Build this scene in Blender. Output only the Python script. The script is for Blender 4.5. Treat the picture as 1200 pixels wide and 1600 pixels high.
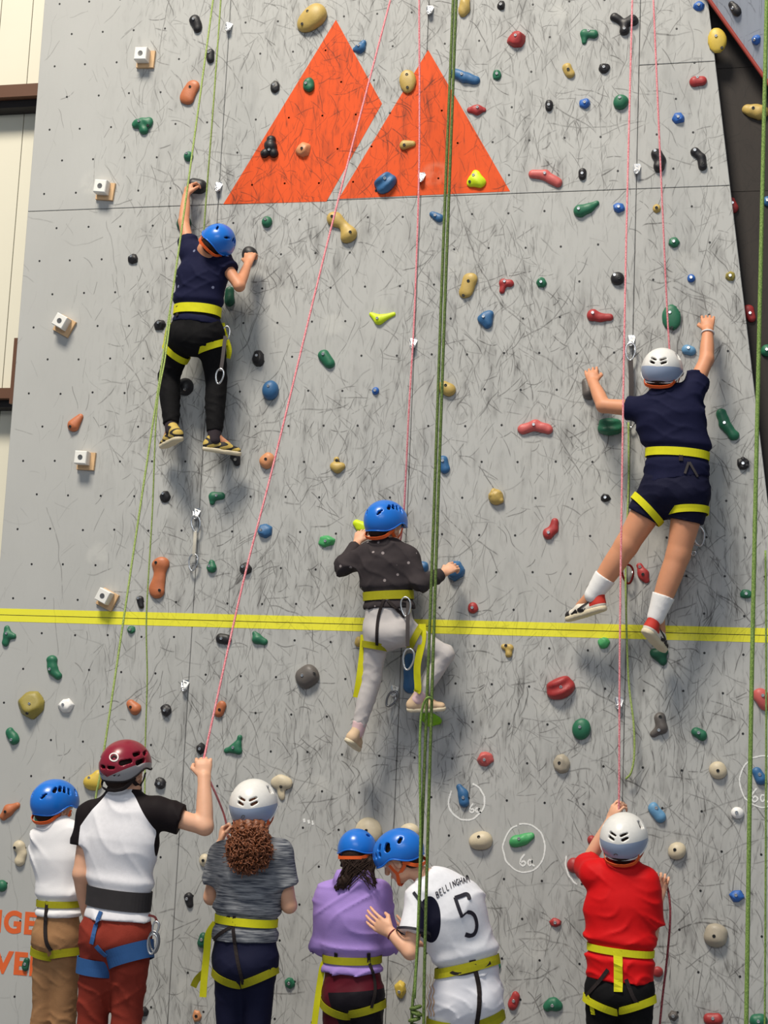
import bpy, math, random
import numpy as np
from mathutils import Vector, Matrix

# ------------------------------------------------------------------ scene, camera, light
for o in list(bpy.data.objects):
    bpy.data.objects.remove(o, do_unlink=True)
SC = bpy.context.scene
COL = SC.collection
FPX, W, H = 2503.0, 1200, 1600
CAM = np.array([4.2162, -8.4314, 1.75])
ROTV = np.array([-0.1499, 0.2344, 0.0274])
def rodrigues(w):
    th = np.linalg.norm(w); k = w/th
    K = np.array([[0, -k[2], k[1]], [k[2], 0, -k[0]], [-k[1], k[0], 0]])
    return np.eye(3)+math.sin(th)*K+(1-math.cos(th))*K@K
RWC = rodrigues(ROTV)@np.array([[1, 0, 0], [0, 0, -1], [0, 1, 0.]])   # world -> camera (x right, y down, z forward)
cam = bpy.data.cameras.new('camera'); camo = bpy.data.objects.new('camera', cam); COL.objects.link(camo)
cam.sensor_fit = 'VERTICAL'; cam.sensor_height = 32.0; cam.lens = FPX/H*32.0; cam.clip_end = 200
M = Matrix.Identity(4)
for r in range(3):
    M[r][0] = RWC[0, r]; M[r][1] = -RWC[1, r]; M[r][2] = -RWC[2, r]; M[r][3] = CAM[r]
camo.matrix_world = M
SC.camera = camo
SC.view_settings.view_transform = 'Standard'; SC.view_settings.look = 'None'
SC.view_settings.gamma = 1.0; SC.view_settings.exposure = -0.10
SC.view_settings.use_curve_mapping = False
wd = bpy.data.worlds.new('hall_air'); SC.world = wd; wd.use_nodes = True
wd.node_tree.nodes['Background'].inputs[0].default_value = (0.72, 0.84, 1.0, 1)
wd.node_tree.nodes['Background'].inputs[1].default_value = 0.25
def area(name, loc, target, size, sy, power, col):
    l = bpy.data.lights.new(name, 'AREA'); l.shape = 'RECTANGLE'; l.size = size; l.size_y = sy
    l.energy = power; l.color = col
    o = bpy.data.objects.new(name, l); COL.objects.link(o); o.location = loc
    o.rotation_euler = (Vector(target)-Vector(loc)).to_track_quat('-Z', 'Y').to_euler()
    return o
area('roof_skylight', (-0.4, -8.4, 16.5), (2.2, 0.0, 2.0), 4.5, 3.0, 3500, (1.0, 0.925, 0.80))
area('added_fill_lamp', (4.5, -13.0, 7.5), (2.2, 0.0, 1.0), 7.0, 3.0, 330, (0.92, 0.96, 1.0))  # unseen fill lamp, added to brighten the lower wall

def ray(px, py):
    d = RWC.T@np.array([(px-600)/FPX, (py-800)/FPX, 1.0]); return d/np.linalg.norm(d)
def P(px, py, d=0.0):
    r = ray(px, py); t = (-d-CAM[1])/r[1]; return CAM+t*r
def Pz(px, d, z):
    """point at depth d and height z in the image column near px"""
    y0, y1 = -2000.0, 4000.0
    for _ in range(50):
        m = (y0+y1)/2
        if P(px, m, d)[2] > z: y0 = m
        else: y1 = m
    return P(px, y0, d)
def ppm(px, py, d=0.0):
    a = P(px, py, d); return FPX/((RWC@(a-CAM))[2])
rng = np.random.RandomState(7); random.seed(7)
def unit(v):
    v = np.asarray(v, float); return v/(np.linalg.norm(v)+1e-12)

# ------------------------------------------------------------------ materials
MATS = {}
def mat(name, col, rough=0.55, metal=0.0, spec=0.5, var=0.0, vscale=30, bump=0.0, bscale=60, sub=0.0):
    if name in MATS: return MATS[name]
    m = bpy.data.materials.new(name); m.use_nodes = True; nt = m.node_tree; b = nt.nodes['Principled BSDF']
    b.inputs['Base Color'].default_value = (*col, 1); b.inputs['Roughness'].default_value = rough
    b.inputs['Metallic'].default_value = metal; b.inputs['Specular IOR Level'].default_value = spec
    if sub: b.inputs['Subsurface Weight'].default_value = sub; b.inputs['Subsurface Radius'].default_value = (0.01, 0.004, 0.002)
    if var or bump:
        geo = nt.nodes.new('ShaderNodeNewGeometry')
        n = nt.nodes.new('ShaderNodeTexNoise'); n.inputs['Scale'].default_value = vscale; n.inputs['Detail'].default_value = 4
        nt.links.new(geo.outputs['Position'], n.inputs['Vector'])
        if var:
            mx = nt.nodes.new('ShaderNodeMix'); mx.data_type = 'RGBA'
            mx.inputs['A'].default_value = tuple(max(0, c*(1-var)) for c in col)+(1,)
            mx.inputs['B'].default_value = tuple(min(1, c*(1+var)+0.02*var) for c in col)+(1,)
            nt.links.new(n.outputs['Fac'], mx.inputs['Factor']); nt.links.new(mx.outputs['Result'], b.inputs['Base Color'])
        if bump:
            n2 = nt.nodes.new('ShaderNodeTexNoise'); n2.inputs['Scale'].default_value = bscale; n2.inputs['Detail'].default_value = 3
            nt.links.new(geo.outputs['Position'], n2.inputs['Vector'])
            bp = nt.nodes.new('ShaderNodeBump'); bp.inputs['Strength'].default_value = bump; bp.inputs['Distance'].default_value = 0.003
            nt.links.new(n2.outputs['Fac'], bp.inputs['Height']); nt.links.new(bp.outputs['Normal'], b.inputs['Normal'])
    MATS[name] = m; return m
def dull(*ms):
    for m in ms: m.node_tree.nodes['Principled BSDF'].inputs['Specular IOR Level'].default_value = 0.12
def srgb(r, g, b):
    f = lambda c: (c/255/12.92 if c/255 <= 0.04045 else ((c/255+0.055)/1.055)**2.4)
    return (f(r), f(g), f(b))
def two_tone(name, colA, colB, attr='mask', rough=0.7, bump=0.2, extra=None):
    """cloth whose second colour is sewn in where the point attribute is above zero"""
    m = mat(name, colA, rough, var=0.08, vscale=60, bump=bump, bscale=400)
    nt = m.node_tree; b = nt.nodes['Principled BSDF']
    src = b.inputs['Base Color'].links[0].from_socket
    a = nt.nodes.new('ShaderNodeAttribute'); a.attribute_name = attr
    gt = nt.nodes.new('ShaderNodeMath'); gt.operation = 'GREATER_THAN'; gt.inputs[1].default_value = 0.0
    nt.links.new(a.outputs['Fac'], gt.inputs[0])
    mx = nt.nodes.new('ShaderNodeMix'); mx.data_type = 'RGBA'
    nt.links.new(gt.outputs[0], mx.inputs['Factor']); nt.links.new(src, mx.inputs['A']); mx.inputs['B'].default_value = (*colB, 1)
    nt.links.new(mx.outputs['Result'], b.inputs['Base Color'])
    return m
def dotted(name, col, dot, scale=16, size=0.11, rough=0.8):
    """cloth printed with small scattered motifs"""
    m = mat(name, col, rough, var=0.1, vscale=50, bump=0.25, bscale=350)
    nt = m.node_tree; b = nt.nodes['Principled BSDF']; src = b.inputs['Base Color'].links[0].from_socket
    geo = nt.nodes.new('ShaderNodeNewGeometry'); v = nt.nodes.new('ShaderNodeTexVoronoi'); v.inputs['Scale'].default_value = scale
    v.inputs['Randomness'].default_value = 0.55
    nt.links.new(geo.outputs['Position'], v.inputs['Vector'])
    lt = nt.nodes.new('ShaderNodeMath'); lt.operation = 'LESS_THAN'; lt.inputs[1].default_value = size
    nt.links.new(v.outputs['Distance'], lt.inputs[0])
    mx = nt.nodes.new('ShaderNodeMix'); mx.data_type = 'RGBA'; mx.inputs['B'].default_value = (*dot, 1)
    nt.links.new(lt.outputs[0], mx.inputs['Factor']); nt.links.new(src, mx.inputs['A']); nt.links.new(mx.outputs['Result'], b.inputs['Base Color'])
    return m
def heather(name, ca, cb):
    m = mat(name, ca, 0.85, bump=0.2, bscale=300)
    nt = m.node_tree; b = nt.nodes['Principled BSDF']
    geo = nt.nodes.new('ShaderNodeNewGeometry'); mp = nt.nodes.new('ShaderNodeMapping'); mp.inputs['Scale'].default_value = (14, 14, 170)
    n = nt.nodes.new('ShaderNodeTexNoise'); n.inputs['Scale'].default_value = 1.0; n.inputs['Detail'].default_value = 3
    rp = nt.nodes.new('ShaderNodeValToRGB'); rp.color_ramp.elements[0].position = 0.35; rp.color_ramp.elements[1].position = 0.68
    rp.color_ramp.elements[0].color = (*ca, 1); rp.color_ramp.elements[1].color = (*cb, 1)
    nt.links.new(geo.outputs['Position'], mp.inputs['Vector']); nt.links.new(mp.outputs[0], n.inputs['Vector'])
    nt.links.new(n.outputs['Fac'], rp.inputs['Fac']); nt.links.new(rp.outputs['Color'], b.inputs['Base Color'])
    return m

def scuff_group():
    """rubber scuffs, smears and chalk left on the climbing panels (world position, so the marks stay with the wall)"""
    g = bpy.data.node_groups.new('scuffs', 'ShaderNodeTree')
    g.interface.new_socket('Dark', in_out='OUTPUT', socket_type='NodeSocketFloat')
    g.interface.new_socket('Pale', in_out='OUTPUT', socket_type='NodeSocketFloat')
    N, L = g.nodes, g.links
    out = N.new('NodeGroupOutput')
    geo = N.new('ShaderNodeNewGeometry'); sep = N.new('ShaderNodeSeparateXYZ'); L.new(geo.outputs['Position'], sep.inputs[0])
    def math_(op, a, b=None, c=None, clamp=False):
        n = N.new('ShaderNodeMath'); n.operation = op; n.use_clamp = clamp
        for i, x in enumerate((a, b, c)):
            if x is None: continue
            if isinstance(x, (int, float)): n.inputs[i].default_value = x
            else: L.new(x, n.inputs[i])
        return n.outputs[0]
    def ss(lo, hi, x):
        n = N.new('ShaderNodeMapRange'); n.interpolation_type = 'SMOOTHSTEP'
        n.inputs['From Min'].default_value = lo; n.inputs['From Max'].default_value = hi; L.new(x, n.inputs['Value']); return n.outputs['Result']
    cmb = N.new('ShaderNodeCombineXYZ'); L.new(sep.outputs['X'], cmb.inputs[0]); L.new(sep.outputs['Z'], cmb.inputs[1]); base = cmb.outputs[0]
    def noise(scale, vec=base, detail=3, sx=1, sy=1, off=0):
        mp = N.new('ShaderNodeMapping'); mp.inputs['Scale'].default_value = (sx, sy, 1); mp.inputs['Location'].default_value = (off, off*.7, 0); L.new(vec, mp.inputs['Vector'])
        n = N.new('ShaderNodeTexNoise'); n.noise_dimensions = '2D'; n.inputs['Scale'].default_value = scale; n.inputs['Detail'].default_value = detail
        L.new(mp.outputs[0], n.inputs['Vector']); return n.outputs['Fac'], n.outputs['Color']
    # warp
    _, wc = noise(3.0, detail=2)
    sub = N.new('ShaderNodeVectorMath'); sub.operation = 'SUBTRACT'; L.new(wc, sub.inputs[0]); sub.inputs[1].default_value = (.5, .5, .5)
    scl = N.new('ShaderNodeVectorMath'); scl.operation = 'SCALE'; L.new(sub.outputs[0], scl.inputs[0]); scl.inputs['Scale'].default_value = 0.10
    add = N.new('ShaderNodeVectorMath'); add.operation = 'ADD'; L.new(base, add.inputs[0]); L.new(scl.outputs[0], add.inputs[1]); warped = add.outputs[0]
    # where climbers' feet drag: dense between the routes, thin towards the wall's left margin
    fx = ss(0.15, 1.15, sep.outputs['X'])
    nz, _ = noise(1.1, detail=3, off=3.1)
    dens = math_('MULTIPLY', fx, ss(0.30, 0.62, nz))
    dens = math_('MULTIPLY_ADD', dens, 0.75, math_('MULTIPLY_ADD', fx, 0.22, 0.03))
    total = None
    layers = [(0.8, .48, .0046, 2.6, .55, 1), (1.1, .48, .0040, 1.9, .55, 2), (1.5, .48, .0042, 1.6, .6, 3), (2.0, .47, .0040, 1.5, .6, 4), (2.7, .47, .0036, 1.6, .65, 5), (3.5, .46, .0034, 1.3, .7, 6),
              (4.4, .46, .0034, 1.5, .7, 7), (5.4, .46, .0032, 1.2, .7, 8), (6.5, .46, .0030, 1.5, .7, 9), (7.7, .46, .0030, 1.1, .65, 10), (9.2, .46, .0026, 1.4, .6, 11), (11., .46, .0026, 1.0, .6, 12), (5.9, .46, .0030, 2.2, .65, 13)]
    layers = [(a, b, c*a, d, e, f) for a, b, c, d, e, f in layers]
    for sc_, ln, wdt, spread, amt, sd in layers:
        mp = N.new('ShaderNodeMapping'); mp.inputs['Scale'].default_value = (sc_*1.25, sc_*0.8, 1); mp.inputs['Location'].default_value = (sd*7.3, sd*3.1, 0)
        L.new(warped, mp.inputs['Vector'])
        v = N.new('ShaderNodeTexVoronoi'); v.voronoi_dimensions = '2D'; v.inputs['Scale'].default_value = 1.0; L.new(mp.outputs[0], v.inputs['Vector'])
        df = N.new('ShaderNodeVectorMath'); df.operation = 'SUBTRACT'; L.new(mp.outputs[0], df.inputs[0]); L.new(v.outputs['Position'], df.inputs[1])
        cs = N.new('ShaderNodeSeparateColor'); L.new(v.outputs['Color'], cs.inputs[0])
        ang = math_('MULTIPLY', math_('SUBTRACT', cs.outputs[0], 0.5), spread*2.2)
        ro = N.new('ShaderNodeVectorRotate'); ro.rotation_type = 'Z_AXIS'; L.new(df.outputs[0], ro.inputs['Vector']); L.new(ang, ro.inputs['Angle'])
        s2 = N.new('ShaderNodeSeparateXYZ'); L.new(ro.outputs[0], s2.inputs[0])
        cv = math_('MULTIPLY', math_('SUBTRACT', cs.outputs[1], 0.5), 1.5 if sc_ < 2.2 else 0.8)
        xx = math_('ABSOLUTE', math_('MULTIPLY_ADD', math_('MULTIPLY', s2.outputs[1], s2.outputs[1]), cv, s2.outputs[0]))
        line = ss(wdt*1.3, wdt*0.2, xx)
        ends = ss(ln, ln*0.65, math_('ABSOLUTE', s2.outputs[1]))
        gate = ss(0.0, 0.25, math_('SUBTRACT', math_('MULTIPLY_ADD', dens, 1.2, 0.13), cs.outputs[2]))
        st = math_('MULTIPLY', math_('MULTIPLY', line, ends), math_('MULTIPLY', gate, math_('MULTIPLY_ADD', cs.outputs[1], amt*1.0, amt*0.35)))
        total = st if total is None else math_('MAXIMUM', total, st)
    brk, _ = noise(45, detail=3, sy=0.35)
    total = math_('MULTIPLY', total, ss(0.20, 0.50, brk))
    # faint smears
    sm, _ = noise(9, detail=5, sx=1.6, sy=0.45, off=9)
    smear = math_('MULTIPLY', ss(0.46, 0.84, sm), math_('MULTIPLY', dens, 0.50))
    fn, _ = noise(38, detail=4, sx=1.3, sy=0.3, off=5)
    fine = math_('MULTIPLY', ss(0.52, 0.75, fn), math_('MULTIPLY', dens, 0.42))
    dark = math_('ADD', math_('ADD', math_('MULTIPLY', total, 0.85), smear), fine, clamp=True)
    L.new(dark, out.inputs['Dark'])
    # pale patches where holds used to sit
    v = N.new('ShaderNodeTexVoronoi'); v.voronoi_dimensions = '2D'; v.inputs['Scale'].default_value = 1.5; v.inputs['Randomness'].default_value = 0.8; L.new(warped, v.inputs['Vector'])
    cs = N.new('ShaderNodeSeparateColor'); L.new(v.outputs['Color'], cs.inputs[0])
    disc = ss(0.13, 0.07, v.outputs['Distance'])
    gate = ss(0.5, 0.6, cs.outputs[0])
    mo, _ = noise(14, detail=4, off=2)
    L.new(math_('MULTIPLY', math_('MULTIPLY', disc, gate), ss(0.3, 0.6, mo)), out.inputs['Pale'])
    return g
SCUFF = scuff_group()
def scuffed(name, col, dark, pale, rough=0.7, amt=0.82, pamt=0.35):
    m = bpy.data.materials.new(name); m.use_nodes = True; nt = m.node_tree; b = nt.nodes['Principled BSDF']; b.inputs['Roughness'].default_value = rough
    b.inputs['Specular IOR Level'].default_value = 0.3
    g = nt.nodes.new('ShaderNodeGroup'); g.node_tree = SCUFF
    geo = nt.nodes.new('ShaderNodeNewGeometry'); n = nt.nodes.new('ShaderNodeTexNoise'); n.inputs['Scale'].default_value = 1.7; n.inputs['Detail'].default_value = 6
    nt.links.new(geo.outputs['Position'], n.inputs['Vector'])
    a = nt.nodes.new('ShaderNodeMix'); a.data_type = 'RGBA'; a.inputs['A'].default_value = tuple(c*0.9 for c in col)+(1,); a.inputs['B'].default_value = tuple(min(1, c*1.1) for c in col)+(1,)
    nt.links.new(n.outputs['Fac'], a.inputs['Factor'])
    p_ = nt.nodes.new('ShaderNodeMath'); p_.operation = 'MULTIPLY'; p_.inputs[1].default_value = pamt; nt.links.new(g.outputs['Pale'], p_.inputs[0])
    d_ = nt.nodes.new('ShaderNodeMath'); d_.operation = 'MULTIPLY'; d_.inputs[1].default_value = amt; nt.links.new(g.outputs['Dark'], d_.inputs[0])
    c = nt.nodes.new('ShaderNodeMix'); c.data_type = 'RGBA'; c.inputs['B'].default_value = (*dark, 1)
    nt.links.new(a.outputs['Result'], c.inputs['A']); nt.links.new(d_.outputs[0], c.inputs['Factor'])
    e = nt.nodes.new('ShaderNodeMix'); e.data_type = 'RGBA'; e.inputs['B'].default_value = (*pale, 1)
    nt.links.new(c.outputs['Result'], e.inputs['A']); nt.links.new(p_.outputs[0], e.inputs['Factor'])
    nt.links.new(e.outputs['Result'], b.inputs['Base Color'])
    n3 = nt.nodes.new('ShaderNodeTexNoise'); n3.inputs['Scale'].default_value = 260; nt.links.new(geo.outputs['Position'], n3.inputs['Vector'])
    bp = nt.nodes.new('ShaderNodeBump'); bp.inputs['Strength'].default_value = 0.15; bp.inputs['Distance'].default_value = 0.002
    nt.links.new(n3.outputs['Fac'], bp.inputs['Height']); nt.links.new(bp.outputs['Normal'], b.inputs['Normal'])
    MATS[name] = m; return m
M_WALL = scuffed('grey_panel_paint', srgb(180, 180, 177), srgb(60, 57, 56), srgb(205, 204, 198))
M_ORANGE = scuffed('orange_paint', srgb(226, 84, 30), srgb(84, 44, 30), srgb(226, 150, 120), amt=0.85, pamt=0.3)
M_TAPE = scuffed('yellow_tape', srgb(238, 232, 64), srgb(90, 90, 30), srgb(225, 222, 120), amt=0.4, pamt=0.2)
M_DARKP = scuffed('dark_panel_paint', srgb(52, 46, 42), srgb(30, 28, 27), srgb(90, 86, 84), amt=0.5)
M_BLUEP = scuffed('blue_grey_panel_paint', srgb(158, 164, 176), srgb(48, 48, 55), srgb(170, 175, 185), amt=0.6)
M_HOLE = mat('bolt_hole_dark', (0.012, 0.012, 0.012), 0.5)
M_STEEL = mat('bright_steel', (0.72, 0.72, 0.72), 0.28, 1.0)
M_DSTEEL = mat('dark_steel', (0.25, 0.25, 0.26), 0.35, 1.0)
M_PLY = mat('birch_plywood', srgb(214, 176, 132), 0.6, var=0.15, vscale=18, bump=0.1)
M_WHITE = mat('white_resin', srgb(236, 234, 228), 0.5, var=0.04)
M_CREAM = mat('cream_cladding', srgb(224, 219, 200), 0.6, var=0.03, vscale=3)
M_BROWN = mat('brown_beam_paint', srgb(96, 62, 42), 0.6, var=0.15, vscale=8)
M_FLOOR = mat('grey_mat_vinyl', srgb(110, 114, 122), 0.7, var=0.1, vscale=4)
M_CHALK = mat('white_chalk', srgb(235, 235, 232), 0.95, var=0.1, vscale=90)
M_RED_TRIM = mat('red_edge_paint', srgb(150, 52, 40), 0.6)

# ------------------------------------------------------------------ mesh helpers
def mesh_data(name, V, F, material=None, smooth=True):
    me = bpy.data.meshes.new(name)
    V = np.asarray(V, np.float32).reshape(-1, 3)
    if isinstance(F, np.ndarray) and F.ndim == 2:
        nf, k = F.shape
        me.vertices.add(len(V)); me.vertices.foreach_set('co', V.ravel())
        me.loops.add(nf*k); me.loops.foreach_set('vertex_index', F.astype(np.int32).ravel())
        me.polygons.add(nf); me.polygons.foreach_set('loop_start', np.arange(0, nf*k, k, dtype=np.int32))
        try: me.polygons.foreach_set('loop_total', np.full(nf, k, np.int32))
        except Exception: pass
        me.update(calc_edges=True); me.validate()
    else:
        me.from_pydata(V.tolist(), [], [list(map(int, f)) for f in F]); me.update()
    if smooth: me.polygons.foreach_set('use_smooth', np.ones(len(me.polygons), bool))
    if material: me.materials.append(material)
    return me
ORG = {}
def link(name, me, parent=None, origin=None):
    o = bpy.data.objects.new(name, me); COL.objects.link(o)
    if parent is not None:
        o.parent = parent; ORG[o.name] = ORG[parent.name]
    else:
        org = np.zeros(3) if origin is None else np.asarray(origin, float); o.location = org.tolist(); ORG[o.name] = org
    return o
def mk(name, V, F, material, parent=None, origin=None, smooth=True, attrs=None):
    """one mesh object; V in world coordinates"""
    org = ORG[parent.name] if parent is not None else (np.zeros(3) if origin is None else np.asarray(origin, float))
    me = mesh_data(name, np.asarray(V, float)-org, F, material, smooth)
    if attrs:
        for k, a in attrs.items():
            at = me.attributes.new(k, 'FLOAT', 'POINT'); at.data.foreach_set('value', np.asarray(a, np.float32))
    return link(name, me, parent, org)
def empty(name, loc):
    o = bpy.data.objects.new(name, None); COL.objects.link(o); o.location = list(map(float, loc)); ORG[o.name] = np.asarray(loc, float); o.empty_display_size = 0.1
    return o
def tag(o, label, cat=None, group=None, kind=None):
    if label: o['label'] = label
    if cat: o['category'] = cat
    if group: o['group'] = group
    if kind: o['kind'] = kind
    return o
def box(lo, hi):
    x0, y0, z0 = lo; x1, y1, z1 = hi
    V = [(x0, y0, z0), (x1, y0, z0), (x1, y1, z0), (x0, y1, z0), (x0, y0, z1), (x1, y0, z1), (x1, y1, z1), (x0, y1, z1)]
    F = [(0, 3, 2, 1), (4, 5, 6, 7), (0, 1, 5, 4), (1, 2, 6, 5), (2, 3, 7, 6), (3, 0, 4, 7)]
    return V, F
def prism(poly, y0, y1):
    """polygon of (x,z) counter-clockwise seen from the front (-y), from y0 (front) to y1 (back)"""
    n = len(poly)
    V = [(p[0], y0, p[1]) for p in poly]+[(p[0], y1, p[1]) for p in poly]
    F = [tuple(range(n)), tuple(range(2*n-1, n-1, -1))]+[(i, i+n, (i+1) % n+n, (i+1) % n) for i in range(n)]
    return V, F
def joinm(parts):
    V, F, o = [], [], 0
    for v, f in parts:
        V += [tuple(x) for x in v]; F += [tuple(i+o for i in q) for q in f]; o += len(v)
    return V, F
def smooth_path(pts, per=8):
    pts = np.asarray(pts, float)
    if len(pts) < 3: return np.array([pts[0]*(1-t)+pts[-1]*t for t in np.linspace(0, 1, per+1)])
    q = np.vstack([2*pts[0]-pts[1], pts, 2*pts[-1]-pts[-2]]); out = []
    for i in range(1, len(q)-2):
        for t in np.linspace(0, 1, per, endpoint=False):
            a, b, c, d = q[i-1:i+3]
            out.append(0.5*((2*b)+(-a+c)*t+(2*a-5*b+4*c-d)*t*t+(-a+3*b-3*c+d)*t**3))
    out.append(pts[-1]); return np.array(out)
def tangents(p, closed=False):
    if closed: t = np.roll(p, -1, 0)-np.roll(p, 1, 0)
    else: t = np.gradient(p, axis=0)
    return t/(np.linalg.norm(t, axis=1, keepdims=True)+1e-12)
def tube(pts, r, seg=8, closed=False, ref=(0.3, 0.9, 0.2)):
    p = np.asarray(pts, float); t = tangents(p, closed); n = len(p)
    r = np.broadcast_to(np.asarray(r, float), (n,))
    s = np.cross(t, ref); bad = np.linalg.norm(s, axis=1) < 0.1; s[bad] = np.cross(t[bad], (1, 0, 0.1)); s /= np.linalg.norm(s, axis=1, keepdims=True); u = np.cross(s, t)
    a = np.arange(seg)*2*math.pi/seg
    V = p[:, None]+r[:, None, None]*(np.cos(a)[None, :, None]*s[:, None]+np.sin(a)[None, :, None]*u[:, None])
    V = V.reshape(-1, 3).tolist(); F = []
    m = n if closed else n-1
    for i in range(m):
        j = (i+1) % n
        for k in range(seg):
            l = (k+1) % seg; F.append((i*seg+k, i*seg+l, j*seg+l, j*seg+k))
    if not closed: F.append(tuple(range(seg-1, -1, -1))); F.append(tuple((n-1)*seg+k for k in range(seg)))
    return V, F
def ribbon(p, nrm, w, th, closed=False):
    p = np.asarray(p, float); nrm = np.asarray(nrm, float); t = tangents(p, closed)
    s = np.cross(t, nrm); s /= np.linalg.norm(s, axis=1, keepdims=True)+1e-12
    w = np.broadcast_to(np.asarray(w, float), (len(p),))[:, None]
    A = p-s*w/2; B = p+s*w/2; n = len(p)
    V = np.stack([A, B, B+nrm*th, A+nrm*th], 1).reshape(-1, 3).tolist(); F = []
    for i in range(n if closed else n-1):
        j = (i+1) % n
        for k in range(4):
            l = (k+1) % 4; F.append((i*4+k, i*4+l, j*4+l, j*4+k))
    if not closed: F.append((3, 2, 1, 0)); F.append(tuple((n-1)*4+k for k in range(4)))
    return V, F

# ------------------------------------------------------------------ signed distance modelling
class Prim:
    def __init__(s, fn, lo, hi, k): s.fn, s.lo, s.hi, s.k = fn, np.asarray(lo), np.asarray(hi), k
def cone(a, b, ra, rb, flat=None, s=1.0, capa=False, capb=False, k=0.02, bulge=0.0):
    a = np.asarray(a, float); b = np.asarray(b, float); ba = b-a; L2 = ba@ba+1e-12; L = math.sqrt(L2)
    f = None if flat is None else unit(flat)
    def fn(p):
        v = p-a; tt = v@ba/L2; t = np.clip(tt, 0, 1); v = v-t[:, None]*ba
        if f is not None: v = v+((v@f)*(1/s-1))[:, None]*f
        d = np.sqrt((v*v).sum(1))-(ra+(rb-ra)*t+bulge*np.sin(np.pi*t)*(1-0.35*t))
        if f is not None: d = d*(0.5+0.5*s)
        if capb: d = np.maximum(d, (tt-1)*L)
        if capa: d = np.maximum(d, -tt*L)
        return d
    R = max(ra, rb)+abs(bulge)
    return Prim(fn, np.minimum(a, b)-R, np.maximum(a, b)+R, k)
def ell(c, axes, rad, k=0.02):
    c = np.asarray(c, float); A = np.asarray(axes, float); rad = np.asarray(rad, float); m = rad.min()
    def fn(p):
        q = (p-c)@A.T/rad; n = np.sqrt((q*q).sum(1)); g = np.sqrt(((q/rad)**2).sum(1))+1e-9
        return np.where(n < 1e-6, -m, n*(n-1)/g)
    R = rad.max(); return Prim(fn, c-R, c+R, k)
def field(prims, subs=(), planes=(), noise=None):
    def f(p):
        p = np.asarray(p, float); lo = p.min(0); hi = p.max(0)
        d = np.full(len(p), 0.25); mg = 0.07
        for pr in prims:
            if (pr.lo-mg > hi).any() or (pr.hi+mg < lo).any(): continue
            m = ((p > pr.lo-mg) & (p < pr.hi+mg)).all(1)
            if not m.any(): continue
            v = pr.fn(p[m]); e = d[m]; k = pr.k
            h = np.maximum(k-np.abs(e-v), 0)/k
            d[m] = np.minimum(e, v)-h*h*k*0.25
        for pr in subs:
            if (pr.lo-mg > hi).any() or (pr.hi+mg < lo).any(): continue
            m = ((p > pr.lo-mg) & (p < pr.hi+mg)).all(1)
            if m.any(): d[m] = np.maximum(d[m], -pr.fn(p[m]))
        for pt, n in planes: d = np.maximum(d, (p-pt)@n)
        if noise is not None:
            m = np.abs(d) < 0.05
            if m.any(): d[m] += noise(p[m])
        return d
    f.lo = np.min([q.lo for q in prims], 0)-0.02; f.hi = np.max([q.hi for q in prims], 0)+0.02
    return f
CORN = np.array([(i, j, k) for i in (0, 1) for j in (0, 1) for k in (0, 1)])
EDG = [(a, b) for a in range(8) for b in range(a+1, 8) if np.abs(CORN[a]-CORN[b]).sum() == 1]
def nets(f, h, lo=None, hi=None, B=8, safe=1.9):
    """surface nets on the sparse blocks the surface crosses"""
    lo = f.lo if lo is None else np.asarray(lo); hi = f.hi if hi is None else np.asarray(hi)
    lo = lo-2*h; nb = np.ceil((hi+2*h-lo)/(B*h)).astype(int)+1
    I = np.stack(np.meshgrid(*[np.arange(n) for n in nb], indexing='ij'), -1).reshape(-1, 3)
    v = f(lo+(I+0.5)*B*h); I = I[np.abs(v) < 0.87*B*h*safe]
    NX, NY, NZ = nb*B+2
    r = np.arange(B+1); G = np.stack(np.meshgrid(r, r, r, indexing='ij'), -1).reshape(-1, 3)
    ids, pos, edges = [], [], []
    for c0 in range(0, len(I), 24):
        J = I[c0:c0+24]; g = (J[:, None]*B+G[None])
        val = f((lo+g*h).reshape(-1, 3)).reshape(len(J), B+1, B+1, B+1)
        s = val < 0
        c8 = np.stack([s[:, x:x+B, y:y+B, z:z+B] for x, y, z in CORN], -1); n = c8.sum(-1); m = (n > 0) & (n < 8)
        if not m.any(): continue
        w = np.argwhere(m); gi = J[w[:, 0]]*B+w[:, 1:]
        cv = np.stack([val[:, x:x+B, y:y+B, z:z+B][m] for x, y, z in CORN], -1)
        acc = np.zeros((len(w), 3)); cnt = np.zeros(len(w))
        for a, b in EDG:
            va, vb = cv[:, a], cv[:, b]; x = (va < 0) != (vb < 0); t = np.where(x, va/(va-vb+1e-20), 0)
            acc += np.where(x[:, None], CORN[a]+t[:, None]*(CORN[b]-CORN[a]), 0); cnt += x
        pos.append(lo+(gi+acc/cnt[:, None])*h)
        ids.append((gi[:, 0]*NY+gi[:, 1])*NZ+gi[:, 2])
        s0 = cv[:, 0] < 0
        edges.append(np.stack([s0, cv[:, 4] < 0, cv[:, 2] < 0, cv[:, 1] < 0], 1))
    ids = np.concatenate(ids); pos = np.concatenate(pos); ed = np.concatenate(edges)
    o = np.argsort(ids); ids, pos, ed = ids[o], pos[o], ed[o]
    st = np.array([NY*NZ, NZ, 1]); F = []
    def look(q):
        i = np.clip(np.searchsorted(ids, q), 0, len(ids)-1); return np.where(ids[i] == q, i, -1)
    for ax in range(3):
        m = ed[:, 0] != ed[:, ax+1]; base = ids[m]; b1, b2 = st[(ax+1) % 3], st[(ax+2) % 3]
        q = np.stack([look(base), look(base-b1), look(base-b1-b2), look(base-b2)], 1)
        flip = ~ed[m, 0]; q[flip] = q[flip][:, ::-1]
        F.append(q[(q >= 0).all(1)])
    return pos, np.concatenate(F)
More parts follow.
